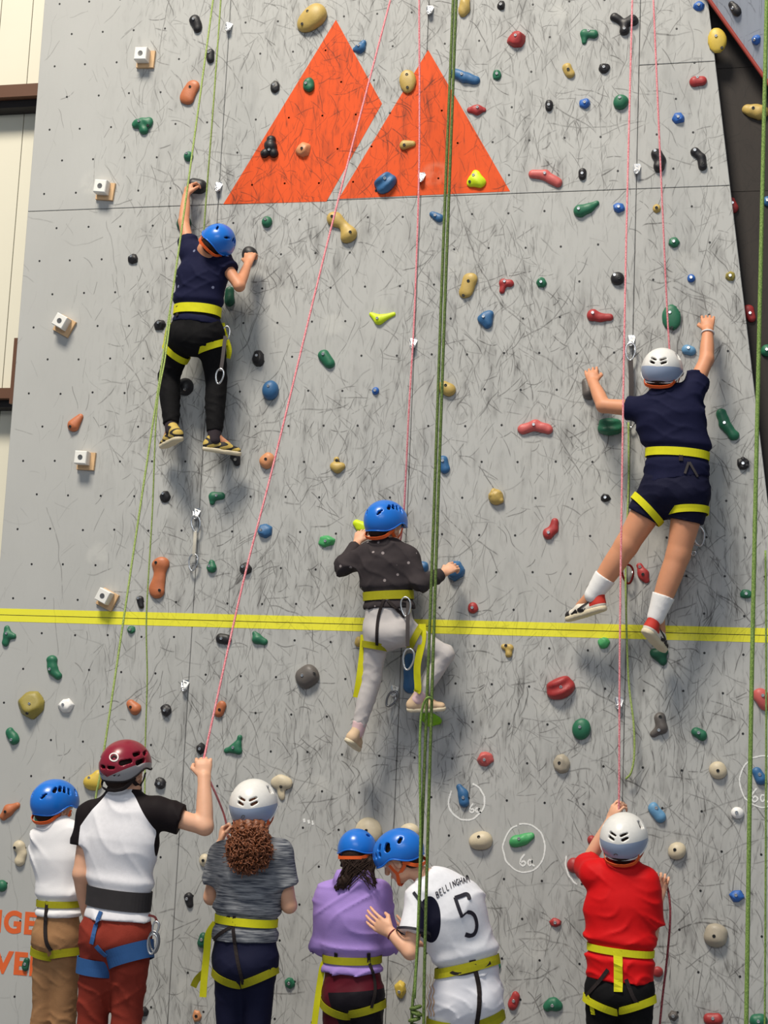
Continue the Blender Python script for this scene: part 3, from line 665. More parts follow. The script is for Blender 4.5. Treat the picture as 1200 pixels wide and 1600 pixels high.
HOLDS = [
 # ---- top panels, left
 ('c','black',[(305,32,9),(309,44,7.5)],'upper black knob left of the thin green ropes, near the top edge',dict(bolts=[(305,33)])),
 ('c','black',[(329,83,6.5),(329,93,6.5)],'small black hold caught between the two thin green ropes',dict(bolts=[(328,84)])),
 ('c','orange',[(293,153,12),(301,136,11)],'brown-orange oval hold just left of the green ropes near the top',dict(bolts=[(299,138)],hz=.5)),
 ('b','green',[(213,194,7),(221,193,9),(232,192,8.5),(225,203,8)],'heart-shaped green hold on the clean left part of the top panel',dict(bolts=[(220,192),(233,198)],hz=.7,k=.5)),
 ('e','green',[(295,245,8,8)],'small round green hold above the left climber\'s raised hand',dict(bolts=[(294,242)])),
 ('c','black',[(304,291,12),(314,292,11)],'big black hold gripped by the left climber\'s raised hand',dict(bolts=[(315,292)],hz=1.0)),
 ('e','dkgreen',[(288,350,12,13)],'dark green hold half hidden behind the left climber\'s raised arm',{}),
 ('f','black',[(208,405,9.5,8.5)],'small black hold alone to the left of the left climber\'s shoulder',dict(bolts=[(207,402)])),
 ('b','ochre',[(477,40,10),(486,30,17),(502,26,9),(495,20,9)],'large ochre fan-shaped hold above the tall orange peak',dict(bolts=[(484,23),(475,42)],hz=.55)),
 ('c','blue',[(555,77,4),(563,76,8),(568,68,5.5)],'blue curved hold on the right edge of the tall orange peak',{}),
 ('f','black',[(430,137,8,11)],'small black block left of the tall orange peak',dict(bolts=[(429,134)])),
 ('c','green',[(483,131,9),(483,136,9)],'green round hold upper left on the tall orange peak',dict(bolts=[(480,133)])),
 ('b','black',[(425,219,7.5),(424,230,10),(415,240,7.5),(428,240,7.5),(419,228,7)],'black lumpy hold on the left side of the tall orange peak',dict(bolts=[(423,237),(412,241)],hz=1.0,k=.25)),
 ('f','peach',[(474,235,12,13)],'tan block hold low on the tall orange peak',{}),
 ('e','ochre',[(637,127,13.5,21,8)],'ochre oval hold on the left edge of the smaller orange triangle',dict(bolts=[(637,119),(638,139)],hz=.55)),
 ('c','ochre',[(632,227,8),(645,225,5)],'ochre teardrop hold in the middle of the smaller orange triangle',dict(bolts=[(633,229)])),
 ('s','blue',[(603,287,18.5,16.5,40)],'ribbed blue shell hold at the foot of the smaller orange triangle',dict(bolts=[(604,283),(588,298)],hz=.7)),
 ('b','neon',[(744,272,6),(736,286,7),(744,282,9),(753,286,7)],'neon yellow triangular hold at the triangle\'s right foot',dict(bolts=[(741,276),(735,286)],hz=.6)),
 ('e','green',[(418,347,8.5,9)],'small green hold just right of the left climber\'s blue helmet',dict(bolts=[(417,345)])),
 ('c','ochre',[(522,342,12),(537,352,7.5),(545,367,14)],'ochre bone-shaped hold under the joint below the orange peaks',dict(bolts=[(521,341),(550,366)],hz=.7)),
 ('c','blue',[(676,335,5),(686,341,7)],'blue teardrop hold under the joint, touching the olive ropes',{}),
 ('e','ochre',[(726,11,10,17,-8)],'ochre-grey oval hold at the top edge beside the olive ropes',dict(bolts=[])),
 ('f','black',[(783,9,6.5,8)],'small black hold at the top edge above the blue banana hold',{}),
 ('c','blue',[(712,115,8),(727,122,8.5),(743,126,7)],'blue banana hold beside the tip of the smaller orange triangle',dict(bolts=[(723,119)])),
 ('f','green',[(777,117,7,9)],'small green hold right of the blue banana hold',{}),
 ('c','red',[(735,172,5),(746,172,8),(756,172,4)],'flat red lens hold right of the smaller orange triangle',dict(bolts=[(747,170)],hz=.7)),
 ('f','red',[(807,62,14,14)],'dull red rounded hold in the top panel right of the olive ropes',dict(bolts=[(807,60)],seed=3)),
 # ---- top panels, right
 ('c','black',[(960,27,7),(974,36,5),(988,33,9),(976,38,5),(976,48,8)],'black three-lobed hold at the top next to the pink rope',dict(bolts=[(976,48),(990,30)],hz=.9)),
 ('c','green',[(928,54,7),(914,53,7),(913,66,4)],'green hooked hold near the top, left of the black three-lobed hold',dict(bolts=[(920,50)])),
 ('c','ochre',[(886,106,7.5),(891,116,7)],'small ochre wedge hold below the green hooked hold',{}),
 ('f','black',[(944,107,9.5,8.5)],'small black faceted hold above the round green hold',{}),
 ('c','black',[(858,162,6),(858,169,5.5)],'small black peg left of the blue faceted hold in the top panel',{}),
 ('f','bblue',[(914,162,9.5,9)],'small bright blue faceted hold left of the round green hold',{}),
 ('e','green',[(970,160,12.5,12)],'round green dome hold left of the pink rope in the top panel',dict(bolts=[(969,156)])),
 ('c','pink',[(833,272,7),(852,274,8),(872,286,7.5)],'salmon banana hold just above the upper panel joint',dict(bolts=[(852,273)])),
 ('c','black',[(910,269,6),(910,276,6)],'small black peg right of the upper salmon banana hold',{}),
 ('c','green',[(907,330,10.5),(920,325,7),(932,318,4)],'green tadpole-shaped hold just below the upper joint on the right',dict(bolts=[(905,329)])),
 ('f','bblue',[(967,325,9.5,9)],'small bright blue faceted hold below the joint, left of the pink rope',{}),
 ('f','ochre',[(1026,326,6.5,8)],'tiny ochre hold between the two right pink ropes below the joint',{}),
 ('f','green',[(1053,379,8.5,9)],'small green faceted hold right of the right-hand pink rope',{}),
 ('c','black',[(1026,242,9),(1032,250,8),(1030,261,9)],'black double-lobed hold partly behind the right-hand pink rope',dict(bolts=[(1024,239)],hz=1.0)),
 ('c','black',[(1086,238,7),(1096,246,6),(1098,260,7)],'black hooked hold near the slanted right wall edge',dict(bolts=[(1086,237),(1098,258)],hz=.9)),
 ('f','bblue',[(1060,185,9.5,9.5)],'small bright blue faceted hold above the black hooked hold',{}),
 ('c','red',[(1086,128,8.5),(1096,127,8)],'dark red oval hold right of the right-hand pink rope near the top',dict(bolts=[(1090,123)])),
 ('f','bblue',[(1092,10,8.5,8)],'bright blue hold at the top edge right of the pink ropes',{}),
 ('e','yellow',[(1120,65,15.5,22,10)],'large yellow oval hold on the slanted wall edge',dict(bolts=[(1119,60),(1128,77)],hz=.5)),
 ('b','ochre',[(1168,172,8),(1181,175,11),(1192,177,9)],'ochre hold on the dark facet under the overhang',dict(plane=FACETP,bolts=[(1177,173)])),
 ('c','red',[(1144,313,5),(1145,325,9)],'red cone hold high on the edge of the dark facet',dict(plane=FACETP)),
 ('e','blue',[(1199,315,7,8)],'blue hold at the right picture edge beside the light green rope',dict(plane=FACETP)),
 ('c','black',[(1144,8,6),(1152,18,8)],'black hold on the blue-grey overhang',dict(plane=OVERP)),
 ('f','bblue',[(1182,62,8,8)],'bright blue hold on the blue-grey overhang',dict(plane=OVERP)),
 # ---- middle panels
 ('f','black',[(250,508,10,8.5)],'black hold left of the left climber\'s yellow belt',dict(bolts=[(250,506)])),
 ('c','dkgreen',[(359,455,7.5),(359,471,8.5)],'dark green hold behind the left climber\'s bent elbow',dict(bolts=[])),
 ('e','black',[(290,605,14,14)],'round black hold between the left climber\'s legs',dict(bolts=[(293,611)],hz=.9)),
 ('e','black',[(390,398,13,13)],'black hold under the left climber\'s right fist',dict(bolts=[],hz=.8)),
 ('c','orange',[(116,665,10.5),(126,651,5)],'orange-brown teardrop hold on the clean left margin of the wall',dict(bolts=[(113,668)])),
 ('f','black',[(258,776,8.5,9)],'black block hold beside the green ropes below the left climber',dict(bolts=[(257,772)])),
 ('c','green',[(346,775,6),(333,776,7),(332,785,4)],'green hooked hold above the hanging quickdraw\'s right',dict(bolts=[(340,775)])),
 ('c','black',[(368,714,8),(371,724,5)],'small black foothold under the left climber\'s right toe',{}),
 ('f','black',[(404,561,11,12.5)],'black hold right of the left climber\'s hip',dict(bolts=[(403,557)])),
 ('c','neon',[(580,491,3.5),(592,500,7.5),(615,491,3.5)],'neon yellow wedge hold in the middle panel between the pink ropes',dict(bolts=[(591,499)])),
 ('c','green',[(506,555,9),(515,568,8.5)],'green egg-shaped hold right of the slanting pink rope',dict(bolts=[(507,555)])),
 ('e','blue',[(423,610,13.5,16)],'large blue rounded hold left of the slanting pink rope',dict(bolts=[(423,606)],hz=.9)),
 ('e','bblue',[(587,611,5.5,6)],'tiny blue knob in the centre of the middle panel',{}),
 ('c','ochre',[(694,606,10),(701,609,11)],'ochre rounded hold just right of the olive ropes',dict(bolts=[(698,604)])),
 ('c','ochre',[(735,438,12.5),(728,456,11.5)],'long ochre oval hold right of the olive ropes',dict(bolts=[(733,441),(725,463)],hz=.55)),
 ('b','blue',[(753,499,6),(765,491,6.5),(762,507,7),(759,498,8)],'blue shield-shaped hold below the long ochre oval',dict(bolts=[(757,497)])),
 ('c','red',[(786,442,6),(798,443,5),(787,443,6),(785,455,4.5)],'red crooked hold right of the long ochre oval',dict(bolts=[(789,441)])),
 ('e','peach',[(418,720,12,12.5)],'peach round hold left of the slanting pink rope',dict(bolts=[(418,719)])),
 ('b','ochre',[(526,718,5),(522,729,7),(528,731,9),(534,729,6)],'ochre stepped hold in the scuffed area above the centre climber',dict(bolts=[(527,720)],k=.4)),
 ('c','blue',[(692,720,8),(695,732,8)],'blue hold half behind the olive ropes above the centre climber',dict(bolts=[(693,721)])),
 ('k','ochre',[(775,777,12.5,13)],'knobbly ochre hold right of the olive ropes',dict(bolts=[])),
 ('f','green',[(846,442,8.5,8.5)],'small green hold right of the red crooked hold',{}),
 ('e','black',[(965,436,11.5,11)],'round black hold touching the pink rope above the right climber',dict(bolts=[(961,432),(968,437)])),
 ('c','red',[(927,493,10),(938,497,7),(953,496,5)],'red club-shaped hold up left of the right climber\'s helmet',dict(bolts=[(927,491)])),
 ('e','green',[(1050,497,16,23)],'large green oval hold directly above the right climber\'s helmet',dict(bolts=[(1047,490),(1050,513)],hz=.5)),
 ('c','pblue',[(1073,547,8),(1080,549,7.5)],'blue rounded hold between the right climber\'s helmet and raised arm',dict(bolts=[(1076,545)])),
 ('e','bblue',[(1080,435,6.5,7)],'tiny blue knob right of the right-hand pink rope',{}),
 ('f','olive',[(1141,432,7.5,8)],'small olive hold near the slanted wall edge',{}),
 ('c','red',[(1170,485,9),(1174,497,7)],'red hold on the dark facet right of the raised hand',dict(plane=FACETP)),
 ('e','green',[(1198,548,9,10)],'green hold at the right picture edge on the dark facet',dict(plane=FACETP)),
 ('c','dgrey',[(916,598,8),(921,614,11.5)],'dark grey hold gripped by the right climber\'s left hand',dict(bolts=[],hz=1.0)),
 ('c','pink',[(817,671,8),(836,665,9),(856,671,8)],'salmon arched hold in the middle panel left of the right climber',dict(bolts=[(835,665)])),
 ('s','green',[(953,668,20.5,16,0)],'ribbed green shell hold under the right climber\'s left elbow',dict(bolts=[],hz=.9)),
 ('c','green',[(1127,646,8),(1133,664,8.5),(1147,681,8)],'long green curved hold right of the right climber\'s back',dict(bolts=[(1132,662)])),
 ('k','black',[(1161,725,9.5,9.5)],'black studded hold right of the right climber\'s belt',dict(hz=.6)),
 ('f','black',[(946,778,7.5,7)],'small black cube hold left of the right climber\'s shorts',{}),
 ('f','blue',[(414,830,13.5,11)],'blue faceted hold crossed by the slanting pink rope',dict(bolts=[(410,829)])),
 ('f','lgreen',[(510,846,13,9)],'bright green wedge hold left of the centre climber\'s elbow',{}),
 ('c','red',[(867,815,5.5),(865,828,7),(857,834,9.5)],'red boot-shaped hold left of the right climber\'s leg',dict(bolts=[(858,833)])),
 ('c','red',[(999,884,4.5),(1005,897,8.5),(1010,907,5)],'red leaf hold between the right climber\'s legs',dict(bolts=[(1000,886),(1005,898)],hz=.6)),
 ('f','green',[(1166,928,10.5,7.5)],'small green ledge hold left of the light green rope, above the yellow line',{}),
 ('c','orange',[(252,884,14),(249,902,9),(246,922,13.5)],'large orange-brown bone hold above the yellow line',dict(bolts=[(247,880),(252,923)],hz=.6)),
 ('c','green',[(331,880,5.5),(331,887,8.5)],'green drop hold right of the hanging quickdraw',dict(bolts=[(329,885)])),
 ('f','black',[(384,888,10.5,9.5)],'black hold crossed by the slanting pink rope above the yellow line',dict(bolts=[(381,886)])),
 ('c','black',[(219,937,6),(221,946,5)],'tiny black peg between the green ropes above the yellow line',dict(bolts=[(218,935)])),
 ('e','red',[(739,950,8.5,9)],'small red knob right of the olive ropes above the yellow line',{}),
 ('f','blue',[(712,892,14.5,16)],'blue block held by the centre climber\'s right hand',dict(bolts=[],hz=1.0)),
 ('e','blue',[(661,886,9,9)],'blue rounded hold peeking out above the centre climber\'s right sleeve',dict(bolts=[])),
 ('b','neon',[(556,817,4.5),(563,823,8),(571,825,8)],'yellow hold under the centre climber\'s left hand',dict(bolts=[],hz=.7)),
 # ---- bottom panels
 ('f','green',[(205,984,7.5,6.5)],'small green ledge just under the yellow line between the green ropes',{}),
 ('c','green',[(11,982,5),(13,992,7),(22,994,4),(13,993,6),(9,1004,6)],'green three-armed hold under the yellow line at the left picture edge',dict(bolts=[(13,990)])),
 ('c','green',[(82,1032,9),(83,1046,8),(91,1056,6.5)],'green caterpillar hold at the left, below the yellow line',dict(bolts=[(81,1046)])),
 ('f','olive',[(51,1100,20,22)],'large olive faceted shell hold at the left',dict(bolts=[(52,1100),(49,1115)],hz=.8)),
 ('f','white',[(104,1103,12.5,12)],'white rounded hold beside the large olive shell hold',dict(bolts=[(102,1101)])),
 ('c','orange',[(205,1100,7.5),(212,1108,9.5)],'orange-brown egg hold between the thin green ropes',dict(bolts=[(207,1105)])),
 ('k','black',[(260,1110,8.5,9.5)],'black square studded hold right of the orange-brown egg hold',{}),
 ('c','orange',[(347,1102,7),(342,1113,8)],'orange-brown hold crossed by the slanting pink rope',dict(bolts=[(345,1109)])),
 ('c','black',[(345,998,8.5),(355,999,8)],'black hold under the yellow line left of the slanting pink rope',dict(bolts=[(348,998)])),
 ('c','green',[(398,990,4),(402,998,8),(413,1003,5.5)],'green wedge hold under the yellow line right of the slanting pink rope',dict(bolts=[])),
 ('b','green',[(354,1173,4),(365,1170,7),(372,1163,6),(375,1152,4),(374,1174,5)],'green sail-shaped hold above the white helmet with curly hair',dict(bolts=[(366,1168)])),
 ('f','black',[(314,1170,8.5,9.5)],'black hold behind the pulled pink rope and raised fist',{}),
 ('c','green',[(16,1144,7.5),(23,1155,8.5)],'green double-lobed hold at the left above the blue helmet',dict(bolts=[(21,1156)])),
 ('e','dgrey',[(481,1057,18.5,18.5)],'dark grey dome hold left of the centre climber\'s leg',dict(bolts=[(476,1056),(494,1053)],hz=.75)),
 ('b','ochre',[(788,1011,5),(797,1012,5.5),(795,1022,5.5)],'small ochre triangular hold under the yellow line',dict(bolts=[(791,1009)])),
 ('e','ochre',[(561,1003,7,8)],'ochre hold peeking out left of the centre climber\'s thigh',dict(bolts=[])),
 ('c','blue',[(640,1030,9),(642,1050,11),(642,1072,12)],'tall blue hold behind the centre climber\'s knees',dict(bolts=[])),
 ('b','lime',[(661,1121,6),(673,1123,9),(685,1127,6),(672,1130,5)],'lime fan hold under the centre climber\'s right shoe',dict(bolts=[],hz=1.1)),
 ('f','pink',[(758,1186,13,11.5)],'pinkish red hold right of the olive ropes',dict(bolts=[(758,1187)])),
 ('f','lgreen',[(943,1005,9.5,9.5)],'green square hold just under the yellow line below the red sneaker',dict(bolts=[])),
 ('b','dkgreen',[(1022,1020,6.5),(1037,1018,7.5),(1030,1024,8),(1036,1034,6)],'dark green foothold under the right climber\'s right shoe',dict(bolts=[])),
 ('s','red',[(876,1075,22,18,25)],'large ribbed red shell hold under the yellow line',dict(bolts=[(878,1074)],hz=.7)),
 ('e','green',[(909,1139,14,17,-15)],'green oval hold below the ribbed red shell hold',dict(bolts=[(907,1136)],hz=.6)),
 ('c','dgrey',[(1031,1122,9),(1034,1137,9),(1021,1147,5)],'grey hooked hold right of the dangling green rope end',dict(bolts=[(1030,1141),(1032,1120)],hz=.9)),
 ('c','green',[(1088,1144,8),(1097,1149,8.5)],'green egg hold left of the light green rope',dict(bolts=[(1092,1145)])),
 ('f','stone',[(877,1194,13.5,15.5)],'stone-coloured hold above the green chalk-ringed hold\'s right',dict(bolts=[(875,1192)])),
 ('e','cream',[(1122,1203,14,13.5)],'cream round hold left of the light green rope',dict(bolts=[(1122,1204)])),
 ('b','pink',[(1186,1086,10),(1192,1090,10),(1196,1102,8)],'salmon hold at the right picture edge behind the light green rope',dict(bolts=[(1192,1087)])),
 ('c','orange',[(6,1276,6),(14,1266,9),(27,1259,5)],'orange forked hold at the left picture edge',dict(bolts=[(12,1268)])),
 ('c','cream',[(31,1323,10),(35,1334,6.5),(32,1345,9)],'cream hourglass hold left of the white T-shirt',dict(bolts=[(27,1324)])),
 ('e','green',[(3,1384,9,8.5)],'green round hold cut by the left picture edge',dict(bolts=[])),
 ('c','dkgreen',[(42,1501,5),(40,1511,6)],'dark green hold on the orange lettering',{}),
 ('e','green',[(61,1279,7.5,8)],'green hold peeking from under the leftmost blue helmet',dict(bolts=[])),
 ('b','yellow',[(140,1222,10),(150,1223,11),(154,1209,6)],'yellow hold left of the crimson helmet',dict(bolts=[(143,1215)])),
 ('k','black',[(251,1224,9,9.5)],'black square studded hold right of the crimson helmet',{}),
 ('e','cream',[(320,1344,9,10)],'cream hold peeking out left of the grey T-shirt shoulder',{}),
 ('c','black',[(295,1402,7.5),(297,1412,6)],'black oval hold between the raglan shirt and the grey T-shirt',dict(bolts=[(294,1404)])),
 ('b','dkgreen',[(318,1462,5),(316,1473,7.5)],'dark green hold beside the grey T-shirt wearer\'s yellow strap',{}),
 ('f','black',[(223,1581,9.5,8)],'black hold low beside the rust-red trousers',{}),
 ('f','peach',[(308,1587,7,9.5)],'small peach hold low between rust-red trousers and navy leggings',{}),
 ('b','cream',[(430,1222,7),(438,1222,12),(448,1224,10),(440,1238,6.5),(441,1246,4.5)],'cream mushroom hold right of the curly-haired belayer\'s helmet',dict(bolts=[(441,1229)],hz=.6,k=.5)),
 ('e','cream',[(577,1300,21,23)],'large cream dome hold behind the two bowed blue helmets',dict(bolts=[(576,1297)],hz=.7)),
 ('e','cream',[(641,1300,16,13)],'cream hold showing behind the jersey wearer\'s blue helmet',dict(bolts=[])),
 ('c','blue',[(718,1230,5.5),(724,1241,8),(725,1253,8.5)],'blue comma hold inside the small chalk ring',dict(bolts=[(725,1246)])),
 ('b','cream',[(743,1316,8.5),(752,1312,12.5),(761,1313,8.5)],'cream half-moon hold right of the olive ropes',dict(bolts=[(750,1307)])),
 ('c','lgreen',[(805,1315,9.5),(818,1312,8.5),(830,1306,5.5)],'green hold inside the larger chalk ring',dict(bolts=[(812,1310)])),
 ('f','green',[(453,1536,8.5,9)],'small green hold right of the navy leggings',{}),
 ('f','yellow',[(626,1546,9,14)],'yellow pointed hold beside the knotted olive ropes',dict(bolts=[(625,1549)])),
 ('c','green',[(775,1496,6),(775,1508,8)],'dark green-grey hold behind the jersey wearer\'s hip',dict(bolts=[])),
 ('c','pblue',[(1021,1262,8.5),(1031,1276,9.5)],'pale blue hold right of the red-shirted belayer\'s helmet',dict(bolts=[(1026,1262)])),
 ('e','cream',[(1058,1329,14.5,14)],'cream round hold above the red-shirted belayer\'s right hand',dict(bolts=[(1055,1327)])),
 ('e','white',[(1152,1270,10,9)],'small white ring hold near the light green rope',dict(bolts=[(1151,1269)])),
 ('f','bblue',[(1151,1400,10.5,10)],'bright blue faceted hold near the light green rope, lower right',dict(bolts=[(1150,1398)])),
 ('e','stone',[(1118,1461,18.5,18.5)],'large grey-brown dome hold at the lower right',dict(bolts=[(1116,1461)],hz=.75)),
 ('f','red',[(868,1441,9,7.5)],'small red hold left of the red T-shirt',{}),
 ('c','red',[(806,1556,7),(801,1570,8)],'dark red hold right of the white shorts',{}),
 ('b','green',[(855,1573,7),(864,1566,8.5),(872,1572,7)],'green wedge hold low left of the black leggings',dict(bolts=[(864,1570)])),
 ('f','dgrey',[(1052,1587,7.5,8)],'small dark block right of the maroon rope at the bottom',{}),
 ('c','red',[(1108,1592,9),(1121,1592,9)],'flat red hold at the bottom edge below the grey-brown dome',dict(bolts=[(1114,1590)])),
 ('b','green',[(1180,1595,9),(1190,1594,9)],'green hold in the bottom right corner',{}),
 ('c','blue',[(1183,1207,8),(1189,1218,9)],'blue hold inside the chalk ring cut by the right picture edge',dict(bolts=[(1187,1210)])),
 ('e','red',[(1027,1518,9,8)],'red hold peeking out right of the red T-shirt hem',dict(bolts=[])),
 ('e','red',[(925,1313,7,8)],'small red hold behind the red-shirted belayer\'s raised forearm',dict(bolts=[])),
 ('e','red',[(897,1352,11,12)],'dull red hold left of the red-shirted belayer\'s shoulder',dict(bolts=[])),
]
for kd, cl, dt, lb, op in HOLDS:
    if lb: hold(kd, cl, dt, lb, **op)
# square white blocks screwed on plywood plates
M_SCREW = mat('screw_grey', (0.2, 0.2, 0.2), 0.4, 0.8)
for (x, y, rot, where) in ((229, 94, -3, 'topmost of the five'), (166, 300, -6, 'level with the upper panel joint'), (102, 510, -28, 'tilted, left of the left climber\'s belt'),
                           (136, 721, -3, 'under the orange-brown teardrop hold'), (169, 937, -25, 'tilted, on the yellow line')):
    s = 1/ppm(x, y); c = P(x, y); root = empty('plywood_block_hold', c)
    tag(root, 'white cube on a square plywood plate, '+where, 'climbing hold', 'white cubes on plywood plates')
    a = math.radians(rot); ca, sa = math.cos(a), math.sin(a)
    def rb(cx, cz, hw, hh, y0, y1, inset=0.0):
        V = []
        for yy, k in ((y1, 1.0), (y0+0.004, 1.0), (y0, 1-inset)):
            for sx, sz in ((-1, -1), (1, -1), (1, 1), (-1, 1)):
                u, w = cx+sx*hw*k, cz+sz*hh*k; V.append((c[0]+u*ca-w*sa, yy, c[2]+u*sa+w*ca))
        F = [(3, 2, 1, 0), (8, 9, 10, 11)]
        for b in (0, 4): F += [(b+i, b+(i+1) % 4, b+4+(i+1) % 4, b+4+i) for i in range(4)]
        return V, F
    V, F = rb(0, 0, 14.5*s, 14*s, -0.016, 0, 0.02); mk('plate', V, F, M_PLY, root, smooth=False)
    V, F = rb(-3*s, 3*s, 10*s, 10*s, -0.075, -0.016, 0.10); blk = mk('block', V, F, M_WHITE, root, smooth=False)
    q = np.array([c[0]+(-3*s)*ca-3*s*sa, -0.075, c[2]+(-3*s)*sa+3*s*ca])
    th = np.arange(12)*math.pi/6; V = [(q[0]+4*s*math.cos(t), -0.077, q[2]+4*s*math.sin(t)) for t in th]+[(q[0]+4*s*math.cos(t), -0.07, q[2]+4*s*math.sin(t)) for t in th]+[(q[0]+2*s*math.cos(t), -0.0765, q[2]+2*s*math.sin(t)) for t in th]
    F = [(i, i+12, (i+1) % 12+12, (i+1) % 12) for i in range(12)]+[(i, (i+1) % 12, (i+1) % 12+24, i+24) for i in range(12)]+[tuple(range(24, 36))]
    mk('screw', V, F, M_SCREW, blk, smooth=False)

# ------------------------------------------------------------------ hangers, quickdraws, ropes
def oval(c, L, Wd, ang, n=20, yy=0.0, tilt=0.0):
    a = np.arange(n)*2*math.pi/n; p = []
    for t in a:
        u = Wd/2*math.cos(t)*(1+0.25*math.sin(t)); w = L/2*math.sin(t)
        p.append((c[0]+u*math.cos(ang)-w*math.sin(ang), c[1]-u*tilt, c[2]+u*math.sin(ang)+w*math.cos(ang)))
    return np.array(p)
def hanger(x, y, label, s=1.0):
    c = P(x, y); root = empty('bolt_hanger', c); tag(root, label, 'bolt hanger', 'steel bolt hangers on the wall')
    pl = [(-0.020, 0.012), (-0.014, 0.024), (0.014, 0.024), (0.020, 0.012), (0.012, -0.026), (0.0, -0.032), (-0.012, -0.026)][::-1]
    n = len(pl); V = [(c[0]+u*s, -0.004-(0.018 if w < -0.01 else 0.0)*s, c[2]+w*s) for u, w in pl]+[(c[0]+u*s, -0.0-(0.015 if w < -0.01 else 0.0)*s, c[2]+w*s) for u, w in pl]
    mk('plate', V, [tuple(range(n)), tuple(range(2*n-1, n-1, -1))]+[(i, i+n, (i+1) % n+n, (i+1) % n) for i in range(n)], M_STEEL, root, smooth=False)
    V, F = tube(oval((c[0], -0.024*s, c[2]-0.022*s), 0.018*s, 0.02*s, 0), 0.0035*s, 6, True); mk('eye', V, F, M_STEEL, root)
    b = bpy.data.objects.new('bolt', BOLT); COL.objects.link(b); b.parent = root; b.location = (0, -0.004, 0.008*s)
    return root
for x, y, lb in ((358, 42, 'steel hanger at the top right of the thin green ropes'), (342, 292, 'steel hanger right of the black hold gripped by the left climber'), (672, 16, 'steel hanger at the top above the smaller orange triangle'),
                 (659, 277, 'steel hanger on the smaller orange triangle'), (646, 536, 'steel hanger behind the pink rope in the middle panel'), (995, 264, 'steel hanger on the joint between the right pink ropes'),
                 (290, 1070, 'steel hanger below the yellow line right of the green ropes'), (967, 1097, 'steel hanger behind the pink rope below the yellow line'),
                 (308, 802, 'steel hanger carrying the white-slung quickdraw'), (986, 532, 'steel hanger carrying the black-slung quickdraw'), (617, 1078, 'steel hanger between the centre climber\'s feet'), (1084, 858, 'steel hanger right of the right climber\'s thigh')):
    hanger(x, y, lb, 1.15)
M_SLING = mat('grey_sling_tape', srgb(196, 190, 176), 0.8, var=0.1); M_BSLING = mat('black_sling_tape', srgb(62, 56, 56), 0.8, var=0.1)
def carabiner_mesh(c, L, Wd, ang, r=0.0052):
    return tube(oval(c, L, Wd, ang, 22), r, 7, True)
def quickdraw(name, label, top, bot, mat_s, d=0.03, angs=(0, 0), slw=0.018):
    a = P(*top, d); b = P(*bot, d); root = empty(name, b); tag(root, label, 'quickdraw')
    u = unit(b-a); L = 0.095
    for q, s_, an in ((a, 1, angs[0]), (b, -1, angs[1])):
        V, F = carabiner_mesh(q+u*s_*L*0.5, L, 0.05, an); cb = mk('carabiner', V, F, M_STEEL, root)
        e = q+u*s_*L*0.5+np.array([0.022, 0, 0]); V, F = tube([e+u*0.03, e-u*0.03], 0.004, 6); mk('gate', V, F, M_DSTEEL, cb)
    p0, p1 = a+u*L*0.92, b-u*L*0.92; pts = smooth_path([p0, (p0+p1)/2+np.array([0.004, -0.006, 0]), p1], 6)
    V, F = ribbon(pts, np.tile((0, -1.0, 0), (len(pts), 1)), slw, 0.004); mk('sling', V, F, mat_s, root, smooth=False)
quickdraw('quickdraw', 'quickdraw with pale sling hanging left of the small green drop hold', (307, 806), (301, 892), M_SLING, angs=(0.15, -0.1))
quickdraw('quickdraw', 'quickdraw with black sling hanging left of the right climber\'s helmet', (985, 536), (986, 668), M_BSLING, slw=0.026)
def lone_carabiner(label, x, y, L, ang, m=M_DSTEEL, d=0.04):
    c = P(x, y, d); V, F = carabiner_mesh(c, L, L*0.55, ang, 0.006); o = mk('carabiner', V, F, m, origin=c); tag(o, label, 'carabiner')
    V, F = tube([c+np.array([0.3*L, 0, 0.25*L])*0.8, c+np.array([0.3*L, 0, -0.25*L])*0.8], 0.005, 6); mk('gate', V, F, M_STEEL, o)
lone_carabiner('dark carabiner clipped to the hanger between the centre climber\'s feet', 612, 1092, 0.09, -0.5)
lone_carabiner('red carabiner behind the pink rope below the right climber', 981, 897, 0.10, 0.1, mat('red_anodised', srgb(120, 30, 28), 0.35, 0.7))
lone_carabiner('pale carabiner hanging right of the right climber\'s shorts', 1092, 838, 0.10, 0.15, M_STEEL)
def rope_mat(name, ca, cb, sc=180):
    m = mat(name, ca, 0.75, bump=0.0); nt = m.node_tree; b = nt.nodes['Principled BSDF']
    geo = nt.nodes.new('ShaderNodeNewGeometry'); w = nt.nodes.new('ShaderNodeTexNoise'); w.inputs['Scale'].default_value = sc; w.inputs['Detail'].default_value = 1
    mp = nt.nodes.new('ShaderNodeMapping'); mp.inputs['Scale'].default_value = (1.6, 1.6, 0.8); mp.inputs['Rotation'].default_value = (0, 0.5, 0)
    nt.links.new(geo.outputs['Position'], mp.inputs['Vector']); nt.links.new(mp.outputs[0], w.inputs['Vector'])
    r = nt.nodes.new('ShaderNodeValToRGB'); r.color_ramp.elements[0].position = 0.42; r.color_ramp.elements[1].position = 0.58; r.color_ramp.elements[0].color = (*ca, 1); r.color_ramp.elements[1].color = (*cb, 1)
    nt.links.new(w.outputs['Fac'], r.inputs['Fac']); nt.links.new(r.outputs['Color'], b.inputs['Base Color'])
    return m
R_GREEN = rope_mat('green_rope', srgb(128, 150, 70), srgb(170, 188, 112)); R_PINK = rope_mat('pink_rope', srgb(214, 104, 116), srgb(240, 168, 172)); R_OLIVE = rope_mat('olive_rope', srgb(70, 90, 36), srgb(106, 126, 60)); R_LIME = rope_mat('light_green_rope', srgb(98, 126, 54), srgb(134, 160, 82)); R_MAROON = rope_mat('maroon_rope', srgb(96, 26, 38), srgb(140, 60, 66))
